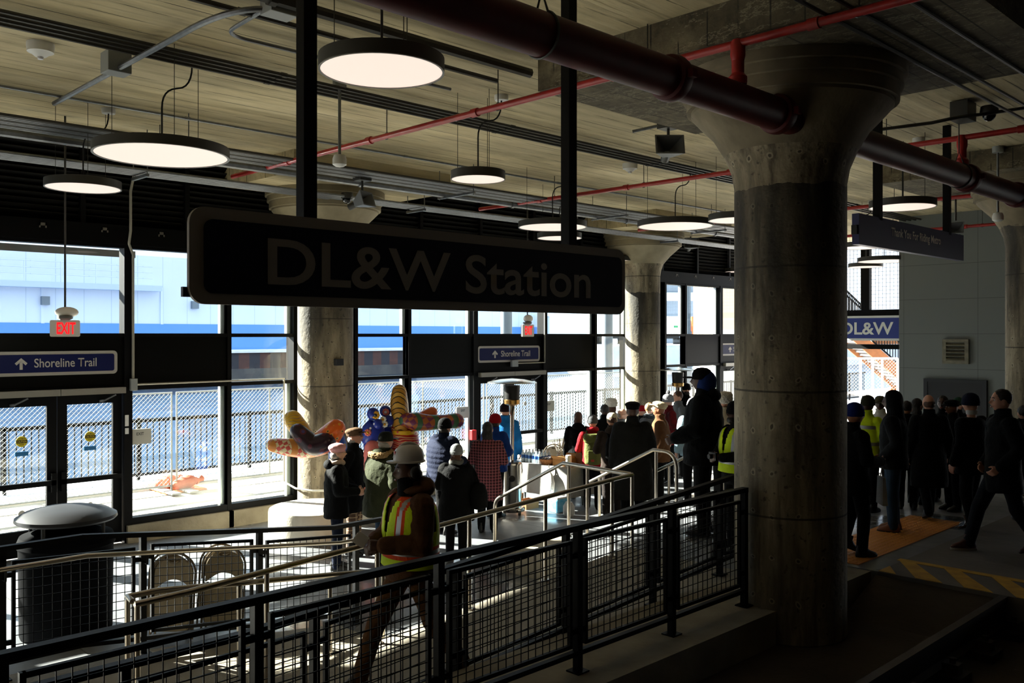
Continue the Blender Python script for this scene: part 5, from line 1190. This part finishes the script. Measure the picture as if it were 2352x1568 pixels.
person('walker', 'person with short dark hair and brown shoes walking left at the right edge', 2303, 893, 10.1, .66, -84, cloth('walker_coat', '#0c0d10', '#07080a'), cloth('dark_jeans', '#1b1f28', '#13161c'), skin='light', hair=('short', HAIR['dark']), stride=.64, w=1.15, hem=.66, arms=('pocket', 'pocket'), facey=True, shoe=mat('shoe_red_brown', '#4a1d16', .5), sole=mat('sole_white', '#b7b2a6', .6), beard=None)
person('edge', 'person in black fur hooded coat cut off by the right edge', 2352, 930, 11.8, .66, 10, BLKC, BLKC, hair=('short', HAIR['dark']), hood='down', fur=FURD, w=1.1)
# backpacks carried by two of them
t0, s0, H0 = PEOPLE['redpack']
BPK = cloth('pack_green', '#6a6f3c', '#525830', .7)
t = thing('backpack', 'olive green backpack worn over the red jacket', 'backpack', t0.location, None, None, t0.rotation_euler.z); WL[t.name] = Vector((0,0,0))
m = MB().loft([(0,-.27*s0,z*s0,rx*s0,ry*s0) for z, rx, ry in ((.88,.12,.06),(.90,.15,.095),(1.05,.16,.11),(1.25,.155,.105),(1.36,.14,.09),(1.39,.12,.07))], 20); soft(m.build('pack_body', BPK, t, True), .011, 2, .015)
m = MB().loft([(0,-.285*s0,z*s0,rx*s0,ry*s0) for z, rx, ry in ((1.30,.168,.112),(1.40,.175,.118),(1.45,.15,.09))], 20); soft(m.build('top_flap', BPK, t, True), .011, 2, .02)
m = MB().box(-.09,.09,-.395,-.36,.93,1.15); m.v = [v*s0 for v in m.v]; bevel(m.build('front_pocket', BPK, t, True), .015)
for sx in (-1, 1): m = MB().tube([Vector((.10*sx,-.19,1.38))*s0, Vector((.11*sx,-.05,1.475))*s0, Vector((.12*sx,.1,1.43))*s0, Vector((.13*sx,.17,1.2))*s0], .018*s0, 8); m.build('strap', cloth('strap_dark', '#4a5228', '#3a4020'), t, True)
m = MB().box(-.03,.03,-.402,-.394,.95,.99); m.v = [v*s0 for v in m.v]; m.build('patch', mat('patch_red', '#b0302a', .6), t, True)
t0, s0, H0 = PEOPLE['creamcap']
t = thing('backpack', 'slim black backpack worn over the dark brown jacket', 'backpack', t0.location, None, None, t0.rotation_euler.z); WL[t.name] = Vector((0,0,0))
m = MB().loft([(-.02,-.22*s0,z*s0,rx*s0,ry*s0) for z, rx, ry in ((.98,.09,.04),(1.02,.11,.07),(1.25,.11,.075),(1.37,.08,.05))], 18); soft(m.build('pack_body', BLKC, t, True), .011, 2, .01)
for sx in (-1, 1): MB().tube([Vector((.07*sx,-.17,1.36))*s0, Vector((.10*sx,-.03,1.475))*s0, Vector((.12*sx,.12,1.40))*s0, Vector((.13*sx,.17,1.15))*s0], .016*s0, 8).build('strap', BLKC, t, True)
t0, s0, H0 = PEOPLE['navyorange']
t = thing('shopping_bag', 'white paper bag hanging from the hand of the person in the navy and orange hat', 'bag', t0.location, None, None, t0.rotation_euler.z); WL[t.name] = Vector((0,0,0))
m = MB(); k = m.add([Vector(p)*s0 for p in ((.02,.27,.62),(.16,.27,.60),(.17,.33,.60),(.03,.33,.62),(.03,.28,.93),(.15,.28,.92),(.155,.31,.92),(.035,.31,.93))])
for q in ((3,2,1,0),(0,1,5,4),(1,2,6,5),(2,3,7,6),(3,0,4,7),(4,5,6,7)): m.face([k+i for i in q])
m.build('bag_body', WHITE, t, True)
MB().tube([Vector((.06,.3,.92))*s0, Vector((.1,.3,1.06))*s0, Vector((.13,.3,.92))*s0], .005, 6).build('bag_handle', WHITE, t, True)

t0, s0, H0 = PEOPLE['greybeanie']
t = thing('shoulder_bag', 'black shoulder bag at the right hip of the person in the grey beanie', 'bag', t0.location, None, None, t0.rotation_euler.z); WL[t.name] = Vector((0,0,0))
m = MB().loft([(.36*s0,-.04*s0,z*s0,rx*s0,ry*s0) for z, rx, ry in ((.80,.09,.09),(.84,.13,.13),(1.05,.13,.13),(1.16,.10,.09),(1.2,.05,.05))], 18); soft(m.build('bag_body', BLKC, t, True), .012, 2, .02)
MB().tube([Vector((.36,-.04,1.18))*s0, Vector((.30,-.02,1.35))*s0, Vector((.18,0,1.50))*s0, Vector((.12,.14,1.40))*s0], .014, 8).build('bag_strap', BLKC, t, True)
for px, py0, py1, lb in ((291, 953, 978, 'narrow white notice on the frame right of the left doors'), (291, 983, 996, 'small white label below the narrow notice by the left doors')):
    a = onY(px-4, py0, YW-.1); b = onY(px+4, py1, YW-.1)
    o = MB().box(a.x, b.x, YW-.112, YW-.10, b.z, a.z).build('wall_notice', WHT); tag(o, lb, 'notice')
# ---------------------------------------------------------------- furniture and things on the hall floor
TRB = mat('bin_grey_paint', '#0d0e10', .8, 0, bump=(150, .05), spec=.02); TRD2 = mat('bin_dark', '#16171a', .4, .2)
c = onD(153, HY, 9.4); c.z = 0
t = thing('trash_can', 'large dark grey metal trash can with a domed lid behind the railings', 'trash can', c)
MB().lathe([(.43,0),(.44,.03),(.45,.9),(.47,.93),(.465,.97)], c, 48).build('body', TRB, t)
MB().lathe([(.465,.97),(.44,1.03),(.33,1.06),(.30,1.03),(.29,.96)], c, 48).build('collar', TRB, t)
MB().lathe([(.47,1.17),(.49,1.19),(.485,1.22),(.40,1.27),(.25,1.305),(.1,1.318),(0,1.32)], c, 48).build('lid', mat('bin_lid_grey', '#2b2c2f', .42, .1, spec=.3), t)
for a in (40, 130, 220, 310): MB().tube([c+Vector((.4*math.cos(R(a)), .4*math.sin(R(a)), z)) for z in (1.02, 1.19)], .02, 8).build('lid_post', TRD2, t)
# folded chairs leaning behind the railing
FRM = mat('chair_frame_bronze', '#5d5140', .35, .6); PAD = mat('chair_pad_olive', '#8a7d66', .85, bump=(80, .2)); PADT = mat('chair_pad_tan', '#a79a84', .85, bump=(80, .2))
def chair(px, d, label, pad, lift=0, tilt=-9, dx=0, folded=True):
    p = onD(px, HY, d); p.z = lift
    t = thing('folding_chair', label, 'chair', p, 'padded folding chairs behind the railing' if folded else None, None, R(-44.4)); WL[t.name] = Vector((0,0,0))
    T = Matrix.Rotation(R(tilt), 4, 'X')
    w = .215
    def U(y, z0, z1, r=.012):
        pts = [(-w, y, z0), (-w, y, z1-.2)]+[(-w*math.cos(a), y, z1-.2+.2*math.sin(a)) for a in [i*PI/14 for i in range(1, 14)]]+[(w, y, z1-.2), (w, y, z0)]
        return MB().tube(pts, r, 8).xf(T)
    U(0, .01, .86).build('back_frame', FRM, t, True)
    m = MB(); k = 20
    pts = [(-.195, .50), (-.195, .67)]+[(-.195*math.cos(a), .66+.165*math.sin(a)) for a in [i*PI/k for i in range(1, k)]]+[(.195, .67), (.195, .50)]
    pts += [(.195-.39*i/12, .50+.10*math.sin(PI*i/12)) for i in range(1, 12)]
    pts = pts[::-1]
    plate(m, pts, -.022, .022); m.xf(T); bevel(m.build('backrest', pad, t, True), .012, 3)
    m = MB().tube([(-.05, -.03, .79), (-.03, -.035, .775), (.03, -.035, .775), (.05, -.03, .79)], .012, 8).xf(T); m.build('handle', FRM, t, True)
    if folded:
        m = plate(MB(), rrect(-.19, .19, .09, .47, .06), -.055, -.015).xf(T); bevel(m.build('seat', pad, t, True), .012, 3)
        for sx in (-1, 1): MB().tube([(.18*sx, .04, .02), (.18*sx, .03, .5)], .011, 8).xf(T).build('leg', FRM, t, True)
        MB().tube([(-.18, .04, .12), (.18, .04, .12)], .009, 8).xf(T).build('stretcher', FRM, t, True)
    else:
        m = plate(MB(), rrect(-.19, .19, -.42, -.02, .06), .40, .44); m.xf(Matrix.Identity(4)); m.v = [Vector((v.x, v.z, v.y)) for v in m.v]; bevel(m.build('seat', pad, t, True), .012, 3)
        for sx in (-1, 1): MB().tube([(.19*sx, -.4, .01), (.19*sx, -.05, .55)], .011, 8).build('leg', FRM, t, True)
    return t
chair(392, 9.15, 'front folded padded chair of the left pair leaning behind the railing', PAD)
chair(383, 9.27, 'back folded padded chair of the left pair leaning behind the railing', PAD, 0)
chair(509, 9.35, 'front folded padded chair of the right pair leaning behind the railing', PAD, .02)
chair(499, 9.47, 'back folded padded chair of the right pair leaning behind the railing', PAD, .02)
chair(1273, 18.4, 'open folding chair with round tan backrest behind the refreshment table', PADT, 0, -6, 0, False)
# drum benches
DRUM = mat('drum_concrete', '#d6d0c2', .7, var=(2, '#c2baa8', .5), bump=(40, .15))
def drum(x, y, r, h, label):
    o = MB().lathe([(r*.97,0),(r*.97,.02),(r,.03),(r,h-.05),(r*.985,h-.015),(r*.95,h),(0,h)], (x, y, 0), 64).build('drum_bench', DRUM); return tag(o, label, 'bench')
drum(7.55, 12.05, .70, .46, 'round white concrete drum bench under the lower painted sculpture')
drum(9.25, 12.35, .62, .46, 'round white concrete drum bench hidden behind the left group of people')
# painted sculptures with generic patterns
def painted(name, c1, c2, c3, kind, sc=8):
    g = G(name, .3)
    if kind == 'swirl':
        w = nd(g.nt, 'ShaderNodeTexWave'); w.wave_type = 'RINGS'; w.inputs['Scale'].default_value = sc; w.inputs['Distortion'].default_value = 6; w.inputs['Detail'].default_value = 1; g.L(g.tc.outputs['Object'], w.inputs[0]); f = w.outputs[1]
        g.color(g.ramp(f, [(0, c1), (.42, c2), (.62, c3), (.8, c1)], 'CONSTANT'))
    elif kind == 'check':
        ch = nd(g.nt, 'ShaderNodeTexChecker'); ch.inputs['Scale'].default_value = sc; ch.inputs[1].default_value = lin(c1); ch.inputs[2].default_value = lin(c2)
        mp = nd(g.nt, 'ShaderNodeMapping'); mp.inputs['Rotation'].default_value = (.3, .5, .78); g.L(g.tc.outputs['Object'], mp.inputs[0]); g.L(mp.outputs[0], ch.inputs[0]); f = g.stripe(g.x, .22, .3); g.color(g.mix(f, ch.outputs[0], c3))
    elif kind == 'cells':
        v = nd(g.nt, 'ShaderNodeTexVoronoi'); v.inputs['Scale'].default_value = sc; g.L(g.tc.outputs['Object'], v.inputs['Vector']); g.color(g.ramp(v.outputs['Distance'], [(0, c3), (.18, c2), (.34, c1)], 'CONSTANT'))
    elif kind == 'bands':
        w = nd(g.nt, 'ShaderNodeTexWave'); w.inputs['Scale'].default_value = sc; w.inputs['Distortion'].default_value = 3; w.bands_direction = 'DIAGONAL'; g.L(g.tc.outputs['Object'], w.inputs[0]); g.color(g.ramp(w.outputs[1], [(0, c1), (.4, c2), (.7, c3)], 'CONSTANT'))
    return g.m
def limb(t, name, pts, m, d):
    """pts: (px, py, radius px) at distance d"""
    ps = [onD(a, b, d) for a, b, r in pts]; rr = [r*1.22/F*d for a, b, r in pts]
    P = []; Q = []
    n = len(ps)
    for i in range(n-1):       # Catmull-Rom
        p0, p1, p2, p3 = ps[max(0, i-1)], ps[i], ps[i+1], ps[min(n-1, i+2)]
        for k in range(6):
            u = k/6; P.append(.5*((2*p1)+(p2-p0)*u+(2*p0-5*p1+4*p2-p3)*u*u+(3*p1-p0-3*p2+p3)*u**3)); Q.append(rr[i]+(rr[i+1]-rr[i])*u)
    P.append(ps[-1]); Q.append(rr[-1]); mb = MB()
    d0 = (P[0]-P[1]).normalized(); d1 = (P[-1]-P[-2]).normalized(); H0 = []; h0 = []; H1 = []; h1 = []
    for k in (85, 60, 30): H0.append(P[0]+d0*Q[0]*math.sin(R(k))); h0.append(Q[0]*math.cos(R(k)))
    for k in (30, 60, 85): H1.append(P[-1]+d1*Q[-1]*math.sin(R(k))); h1.append(Q[-1]*math.cos(R(k)))
    mb.tube(H0+P+H1, h0+Q+h1, 20); return mb.build(name, m, t)
c = onD(744, HY, 13.5); t = thing('sculpture', 'orange and purple painted sculpture with outstretched limbs by the column', 'sculpture', (c.x, c.y, .46))
d = 13.5
limb(t, 'limb', [(672,962,17), (688,985,18), (712,1012,15), (745,1022,16)], painted('swirl_yellow_purple', '#e3b21c', '#6d2a7a', '#e8c94a', 'swirl', 5), d+.1)
limb(t, 'limb', [(628,1022,13), (665,1027,17), (705,1030,18), (742,1022,18)], painted('check_red_cream', '#d8574a', '#ead9a8', '#d98a3a', 'check', 16), d-.05)
limb(t, 'limb', [(684,990,15), (702,1008,18), (722,1022,20), (750,1012,18)], painted('scallop_dark', '#2a1420', '#5a1c2a', '#3a2f7a', 'cells', 7), d-.22)
limb(t, 'limb', [(771,985,19), (757,1000,22), (736,1018,22), (715,1030,14)], painted('cells_orange', '#e8691e', '#e8a23a', '#2a2320', 'cells', 13), d-.12)
limb(t, 'torso', [(770,1008,18), (776,1036,18), (772,1068,16), (768,1100,16), (766,1146,17)], painted('floral_blue', '#2f56b0', '#e0b83a', '#c9d4e8', 'cells', 10), d+.02)
d = 14.9; c = onD(864, HY, d)
t = thing('sculpture', 'blue painted sculpture of two rounded figures with flower patterns', 'sculpture', (c.x, c.y, .46))
BLF = painted('blue_flowers', '#20349a', '#20349a', '#e8e4da', 'cells', 9); FLY = mat('flower_yellow', '#e0a21c', .4); FLW = mat('flower_white', '#ecebe4', .4); SALM = mat('salmon_paint', '#d9746a', .4)
limb(t, 'torso', [(852,1002,20), (858,985,20), (862,1030,22), (866,1070,26), (868,1094,26)], BLF, d+.05)
limb(t, 'torso', [(883,985,14), (888,1000,17), (888,1060,20), (888,1100,20)], BLF, d+.3)
for (px, py, r, dd) in ((857,950,14,d-.02), (885,944,13,d+.2), (868,974,12,d-.05), (893,966,12,d+.1)):
    p = onD(px, py, dd); rr = r/F*dd; MB().ell(p, (rr, rr, rr*1.05), 20, 14).build('rounded_head', BLF, t)
limb(t, 'skirt', [(856,1030,16), (862,1060,28), (866,1100,32)], SALM, d-.12)
def flower(px, py, dd, r, m, mc):
    p = onD(px, py, dd); rr = r/F*dd; mb = MB(); n = 8
    for i in range(n): a = 2*PI*i/n; mb.ell(p+RGT*rr*.6*math.cos(a)+Vector((0,0,rr*.6*math.sin(a))), (rr*.38, rr*.38, rr*.38), 8, 6)
    f = mb.build('painted_flower', m, t); MB().ell(p-FWD*rr*.3, (rr*.35, rr*.35, rr*.35), 10, 8).build('flower_centre', mc, f)
flower(863, 953, d-.09, 10, FLY, mat('centre_dark', '#2a3a3a', .4)); flower(886, 946, d+.12, 9, SALM, FLW); flower(880, 963, d-.02, 8, FLW, FLY); flower(884, 974, d-.02, 8, FLW, FLY); flower(845, 993, d-.13, 9, SALM, FLY)
d = 15.1; c = onD(930, HY, d)
t = thing('sculpture', 'red and ochre painted sculpture with one raised leg and outstretched arms', 'sculpture', (c.x, c.y, .46))
limb(t, 'raised_leg', [(917,899,14), (917,925,17), (920,960,17), (926,992,19)], painted('ochre_wave', '#c08a2e', '#17130f', '#d9a84a', 'bands', 3.2), d)
limb(t, 'arm', [(932,965,14), (955,968,18), (985,970,15), (1020,968,13), (1048,966,15)], painted('folk_pattern', '#b0622e', '#7a2f5a', '#3f6a4a', 'check', 11), d-.1)
limb(t, 'arm', [(960,968,14), (980,955,13), (992,947,11)], painted('orange_fan', '#d9683a', '#e8a04a', '#c9402a', 'swirl', 7), d+.1)
limb(t, 'torso', [(922,985,20), (930,1005,26), (932,1040,26), (932,1080,22), (930,1100,22)], painted('red_scroll', '#b8241c', '#e8b83a', '#f0e0c0', 'swirl', 3.5), d+.03)
p = onD(928, 992, d-.02); MB().lathe([(.19,-.03),(.2,-.02),(.2,.03),(.19,.04)], p, 24).build('scalloped_collar', painted('yellow_scallop', '#e8b51c', '#c9381c', '#2f7a5a', 'cells', 12), t)
# patio heaters
HST = mat('heater_steel', '#b9b2a8', .22, 1.0); HBK = mat('heater_burner_black', '#161514', .5, .4)
def heater(px, d, label):
    c = onD(px, HY, d); c.z = 0; t = thing('patio_heater', label, 'heater', c)
    MB().lathe([(.22,.04),(.23,.06),(.23,.10),(.20,.11)], c, 28).build('base', HST, t)
    MB().lathe([(.165,.11),(.17,.13),(.17,.84),(.175,.86),(.165,.90),(.05,.92)], c, 32).build('tank_housing', HST, t)
    m = MB().lathe([(0,0),(.055,0),(.055,.008),(0,.008)], (0,0,0), 20); q = Vector((-FWD.x, -FWD.y, 0)); m.xf(Matrix.Translation(c+q*.163+Vector((-.0,0,.62))) @ q.to_track_quat('Z', 'Y').to_matrix().to_4x4()); m.build('round_hole', DARK, t)
    for sx in (-1, 1):
        w = c+RGT*.13*sx-FWD*.2; MB().tube([w+RGT*-.025+Vector((0,0,.05)), w+RGT*.025+Vector((0,0,.05))], .05, 14).build('wheel', mat('wheel_grey', '#6f6a62', .5), t)
    MB().lathe([(.032,.90),(.032,1.70),(.05,1.71),(.05,1.86),(.04,1.88)], c, 16).build('pole', HST, t)
    MB().lathe([(.04,1.86),(.135,1.90),(.14,1.97),(.125,1.98)], c, 28).build('burner_ring', mat('burner_brass', '#a8824a', .3, 1.0), t)
    MB().lathe([(.125,1.98),(.13,2.0),(.14,2.18),(.14,2.22)], c, 28).build('burner_screen', HBK, t)
    MB().lathe([(.43,2.265),(.435,2.27),(.40,2.285),(.22,2.325),(.0,2.345),(.0,2.335),(.21,2.315),(.39,2.277),(.43,2.265)], c, 40).build('reflector', mat('reflector_aluminium', '#d2d0cb', .25, .9), t)
    return t
heater(1176, 15.7, 'stainless patio heater with dish reflector beside the refreshment table')
heater(1557, 21.2, 'far stainless patio heater behind the crowd left of the tall hooded person')
# refreshment table
tx0, tx1, ty0, ty1, th = 11.75, 12.5, 10.62, 11.95, .75
t = thing('folding_table', 'folding table under a grey cloth with water bottles and baskets', 'table', ((tx0+tx1)/2, (ty0+ty1)/2, 0))
MB().box(tx0+.02, tx1-.02, ty0+.02, ty1-.02, th-.04, th-.005).build('tabletop', mat('table_top_grey', '#9a9a98', .6), t)
for x in (tx0+.1, tx1-.1):
    for y in (ty0+.2, ty1-.2): MB().tube([(x, y, 0), (x, y, th-.04)], .015, 8).build('leg', HOUS, t)
m = MB(); n = 60; per = []
W_ = tx1-tx0; L_ = ty1-ty0
for i in range(n):
    u = i/n*2*(W_+L_)
    if u < L_: q = (tx0, ty0+u)
    elif u < L_+W_: q = (tx0+(u-L_), ty1)
    elif u < 2*L_+W_: q = (tx1, ty1-(u-L_-W_))
    else: q = (tx1-(u-2*L_-W_), ty0)
    per.append(q)
k0 = m.add([(x, y, th) for x, y in per]); cx_, cy_ = (tx0+tx1)/2, (ty0+ty1)/2
k1 = m.add([(x+(x-cx_)*.03+.012*math.sin(i*1.3), y+(y-cy_)*.015+.012*math.cos(i*1.7), .22) for i, (x, y) in enumerate(per)])
m.face([k0+i for i in range(n)][::-1])
for i in range(n): m.face((k0+i, k0+(i+1)%n, k1+(i+1)%n, k1+i), True)
o = m.build('tablecloth', cloth('table_grey', '#8f8d89', '#7d7b78')); tag(o, 'pale grey cloth draped over the refreshment table', 'tablecloth')
WATER = mat('bottle_clear', '#cfe0ea', .08, spec=.8); LABW = mat('bottle_label_blue', '#2d5fa6', .4); CAPW = mat('bottle_cap_white', '#e8eaec', .4)
b0 = thing('water_bottle', 'clear water bottle with blue label in the cluster at the left end of the table', 'bottle', (tx0+.12, ty1-.12, th), 'water bottles on the table')
B = Vector((tx0+.12, ty1-.12, th))
MB().lathe([(.03,0),(.032,.01),(.032,.15),(.014,.185),(.013,.2),(0,.2)], B, 14).build('bottle_body', WATER, b0)
MB().lathe([(.0325,.07),(.0328,.075),(.0328,.125),(.0325,.13)], B, 14).build('label_band', LABW, b0); MB().lathe([(.015,.195),(.015,.215),(0,.216)], B, 12).build('cap', CAPW, b0)
for i in range(6):
    for j in range(4):
        if i or j: q = copy_tree(b0); q.location = B+Vector((j*.085+.008*(i%2), -i*.085, 0))
BASK = mat('wicker', '#9a6232', .8, bump=(60, .8)); CARD = mat('cardboard', '#b07c46', .85); BREAD = mat('pastry', '#d09a52', .7, var=(20, '#a86a2c', .6))
p = Vector((tx0+.17, 11.25, th)); t = thing('basket', 'round wicker basket of wrapped treats at the front edge of the table', 'basket', p)
MB().lathe([(.11,0),(.15,.09),(.155,.10),(.145,.10),(.105,.015),(0,.015)], p, 24).build('bowl', BASK, t)
m = MB()
for k in range(16): a = random.random()*6.28; r = .09*random.random()**.5; m.ell(p+Vector((r*math.cos(a), r*math.sin(a), .09+.03*random.random())), (.03,.025,.018), 8, 6)
q = m.build('wrapped_treats', mat('wrapper_grey', '#8a8688', .3, .3), t); q['kind'] = 'stuff'
def carton(x, y, z, sx, sy, sz, rz_, label, m=CARD, op=True):
    t = thing('carton', label, 'box', (x, y, z), None, None, R(rz_)); WL[t.name] = Vector((0,0,0))
    mb = MB().box(-sx, sx, -sy, sy, 0, .006).box(-sx, -sx+.008, -sy, sy, .006, sz).box(sx-.008, sx, -sy, sy, .006, sz).box(-sx+.008, sx-.008, -sy, -sy+.008, .006, sz).box(-sx+.008, sx-.008, sy-.008, sy, .006, sz)
    mb.build('box_body', m, t, True)
    if op:
        for s_ in (-1, 1): MB().bar((sx*s_, 0, sz), (sx*s_*1.35, 0, sz+.06), sy*1.9, .006, (0,0,1)).build('flap', m, t, True)
    return t
carton(tx0+.36, 10.98, th, .2, .15, .12, 10, 'open cardboard box of pastries on the table')
carton(tx0+.60, 10.76, th, .10, .10, .22, -15, 'tall brown cardboard box at the right end of the table', mat('cardboard_dark', '#8a5a30', .85))
for (x, y, lb) in ((.30,11.03,'golden pastry at the near side of the open pastry box'), (.44,10.91,'golden pastry at the far side of the open pastry box')):
    o = MB().ell((tx0+x, y, th+.12), (.10,.06,.05), 14, 8).build('pastry_loaf', BREAD); tag(o, lb, 'pastry')
o = MB().lathe([(.05,0),(.055,.01),(.055,.2),(.045,.21),(0,.21)], (tx0+.2, 10.76, th), 16).build('paper_cup_stack', WHT); tag(o, 'white stack of paper cups on the table in front of the pastries', 'cup stack')
p = Vector((tx0+.55, 11.32, th)); t = thing('vase_branches', 'spray of white twigs standing behind the water bottles', 'decoration', p)
MB().lathe([(.04,0),(.05,.05),(.035,.14)], p, 14).build('vase', WHT, t)
m = MB()
for k in range(26): a = random.random()*6.28; e = p+Vector((.16*math.cos(a)*random.random(), .16*math.sin(a)*random.random(), .3+.14*random.random())); m.tube([p+Vector((0,0,.1)), p.lerp(e, .6)+Vector((.01,0,.02)), e], [.004,.004,.007], 5)
m.build('twigs', FURW, t)
DOT = G('dotted_bag', .5); v = nd(DOT.nt, 'ShaderNodeTexVoronoi'); v.inputs['Scale'].default_value = 22; v.inputs['Randomness'].default_value = .4; DOT.L(DOT.tc.outputs['Object'], v.inputs['Vector']); DOT.color(DOT.ramp(v.outputs['Distance'], [(0, '#9a8a86'), (.2, '#e2dfd8')], 'CONSTANT'))
p = Vector((tx0-.08, 11.0, .28)); t = thing('plastic_bag', 'white dotted plastic bag hanging from the table edge', 'bag', p)
m = MB().loft([(p.x, p.y, p.z+z, rx, ry) for z, rx, ry in ((0,.03,.08),(.04,.05,.14),(.2,.06,.16),(.34,.04,.11),(.40,.02,.05))], 18); m.build('bag_body', DOT.m, t)
MB().tube([(p.x, p.y-.04, p.z+.38), (p.x+.02, p.y, p.z+.5), (p.x, p.y+.04, p.z+.38)], .012, 6).build('bag_handle', DOT.m, t)
carton(tx0-.25, 11.75, 0, .19, .15, .2, 20, 'low open cardboard box on the floor under the left of the table', mat('cardboard_dark', '#8a5a30', .85), False)
carton(tx0-.25, 11.35, 0, .16, .13, .15, 0, 'smaller cardboard box on the floor beside the dotted bag', mat('cardboard_dark', '#8a5a30', .85), False)
t = thing('water_pack', 'blue shrink wrapped pack of water on the floor by the table', 'pack', (tx0-.1, 10.72, 0))
bevel(MB().box(tx0-.27, tx0+.02, 10.6, 10.85, 0, .24).build('wrapped_pack', mat('pack_blue', '#35a3d6', .25, var=(9, '#8fd0ee', .5)), t), .03)
MB().box(tx0-.25, tx0, 10.62, 10.83, .24, .27).build('bottle_tops', WHT, t)
o = MB().loft([(tx0-.25, 10.35, z, rx, ry) for z, rx, ry in ((0,.07,.09),(.03,.09,.11),(.16,.09,.11),(.24,.05,.06))], 16).build('white_sack', WHITE); tag(o, 'white sack on the floor at the right end of the table', 'bag')
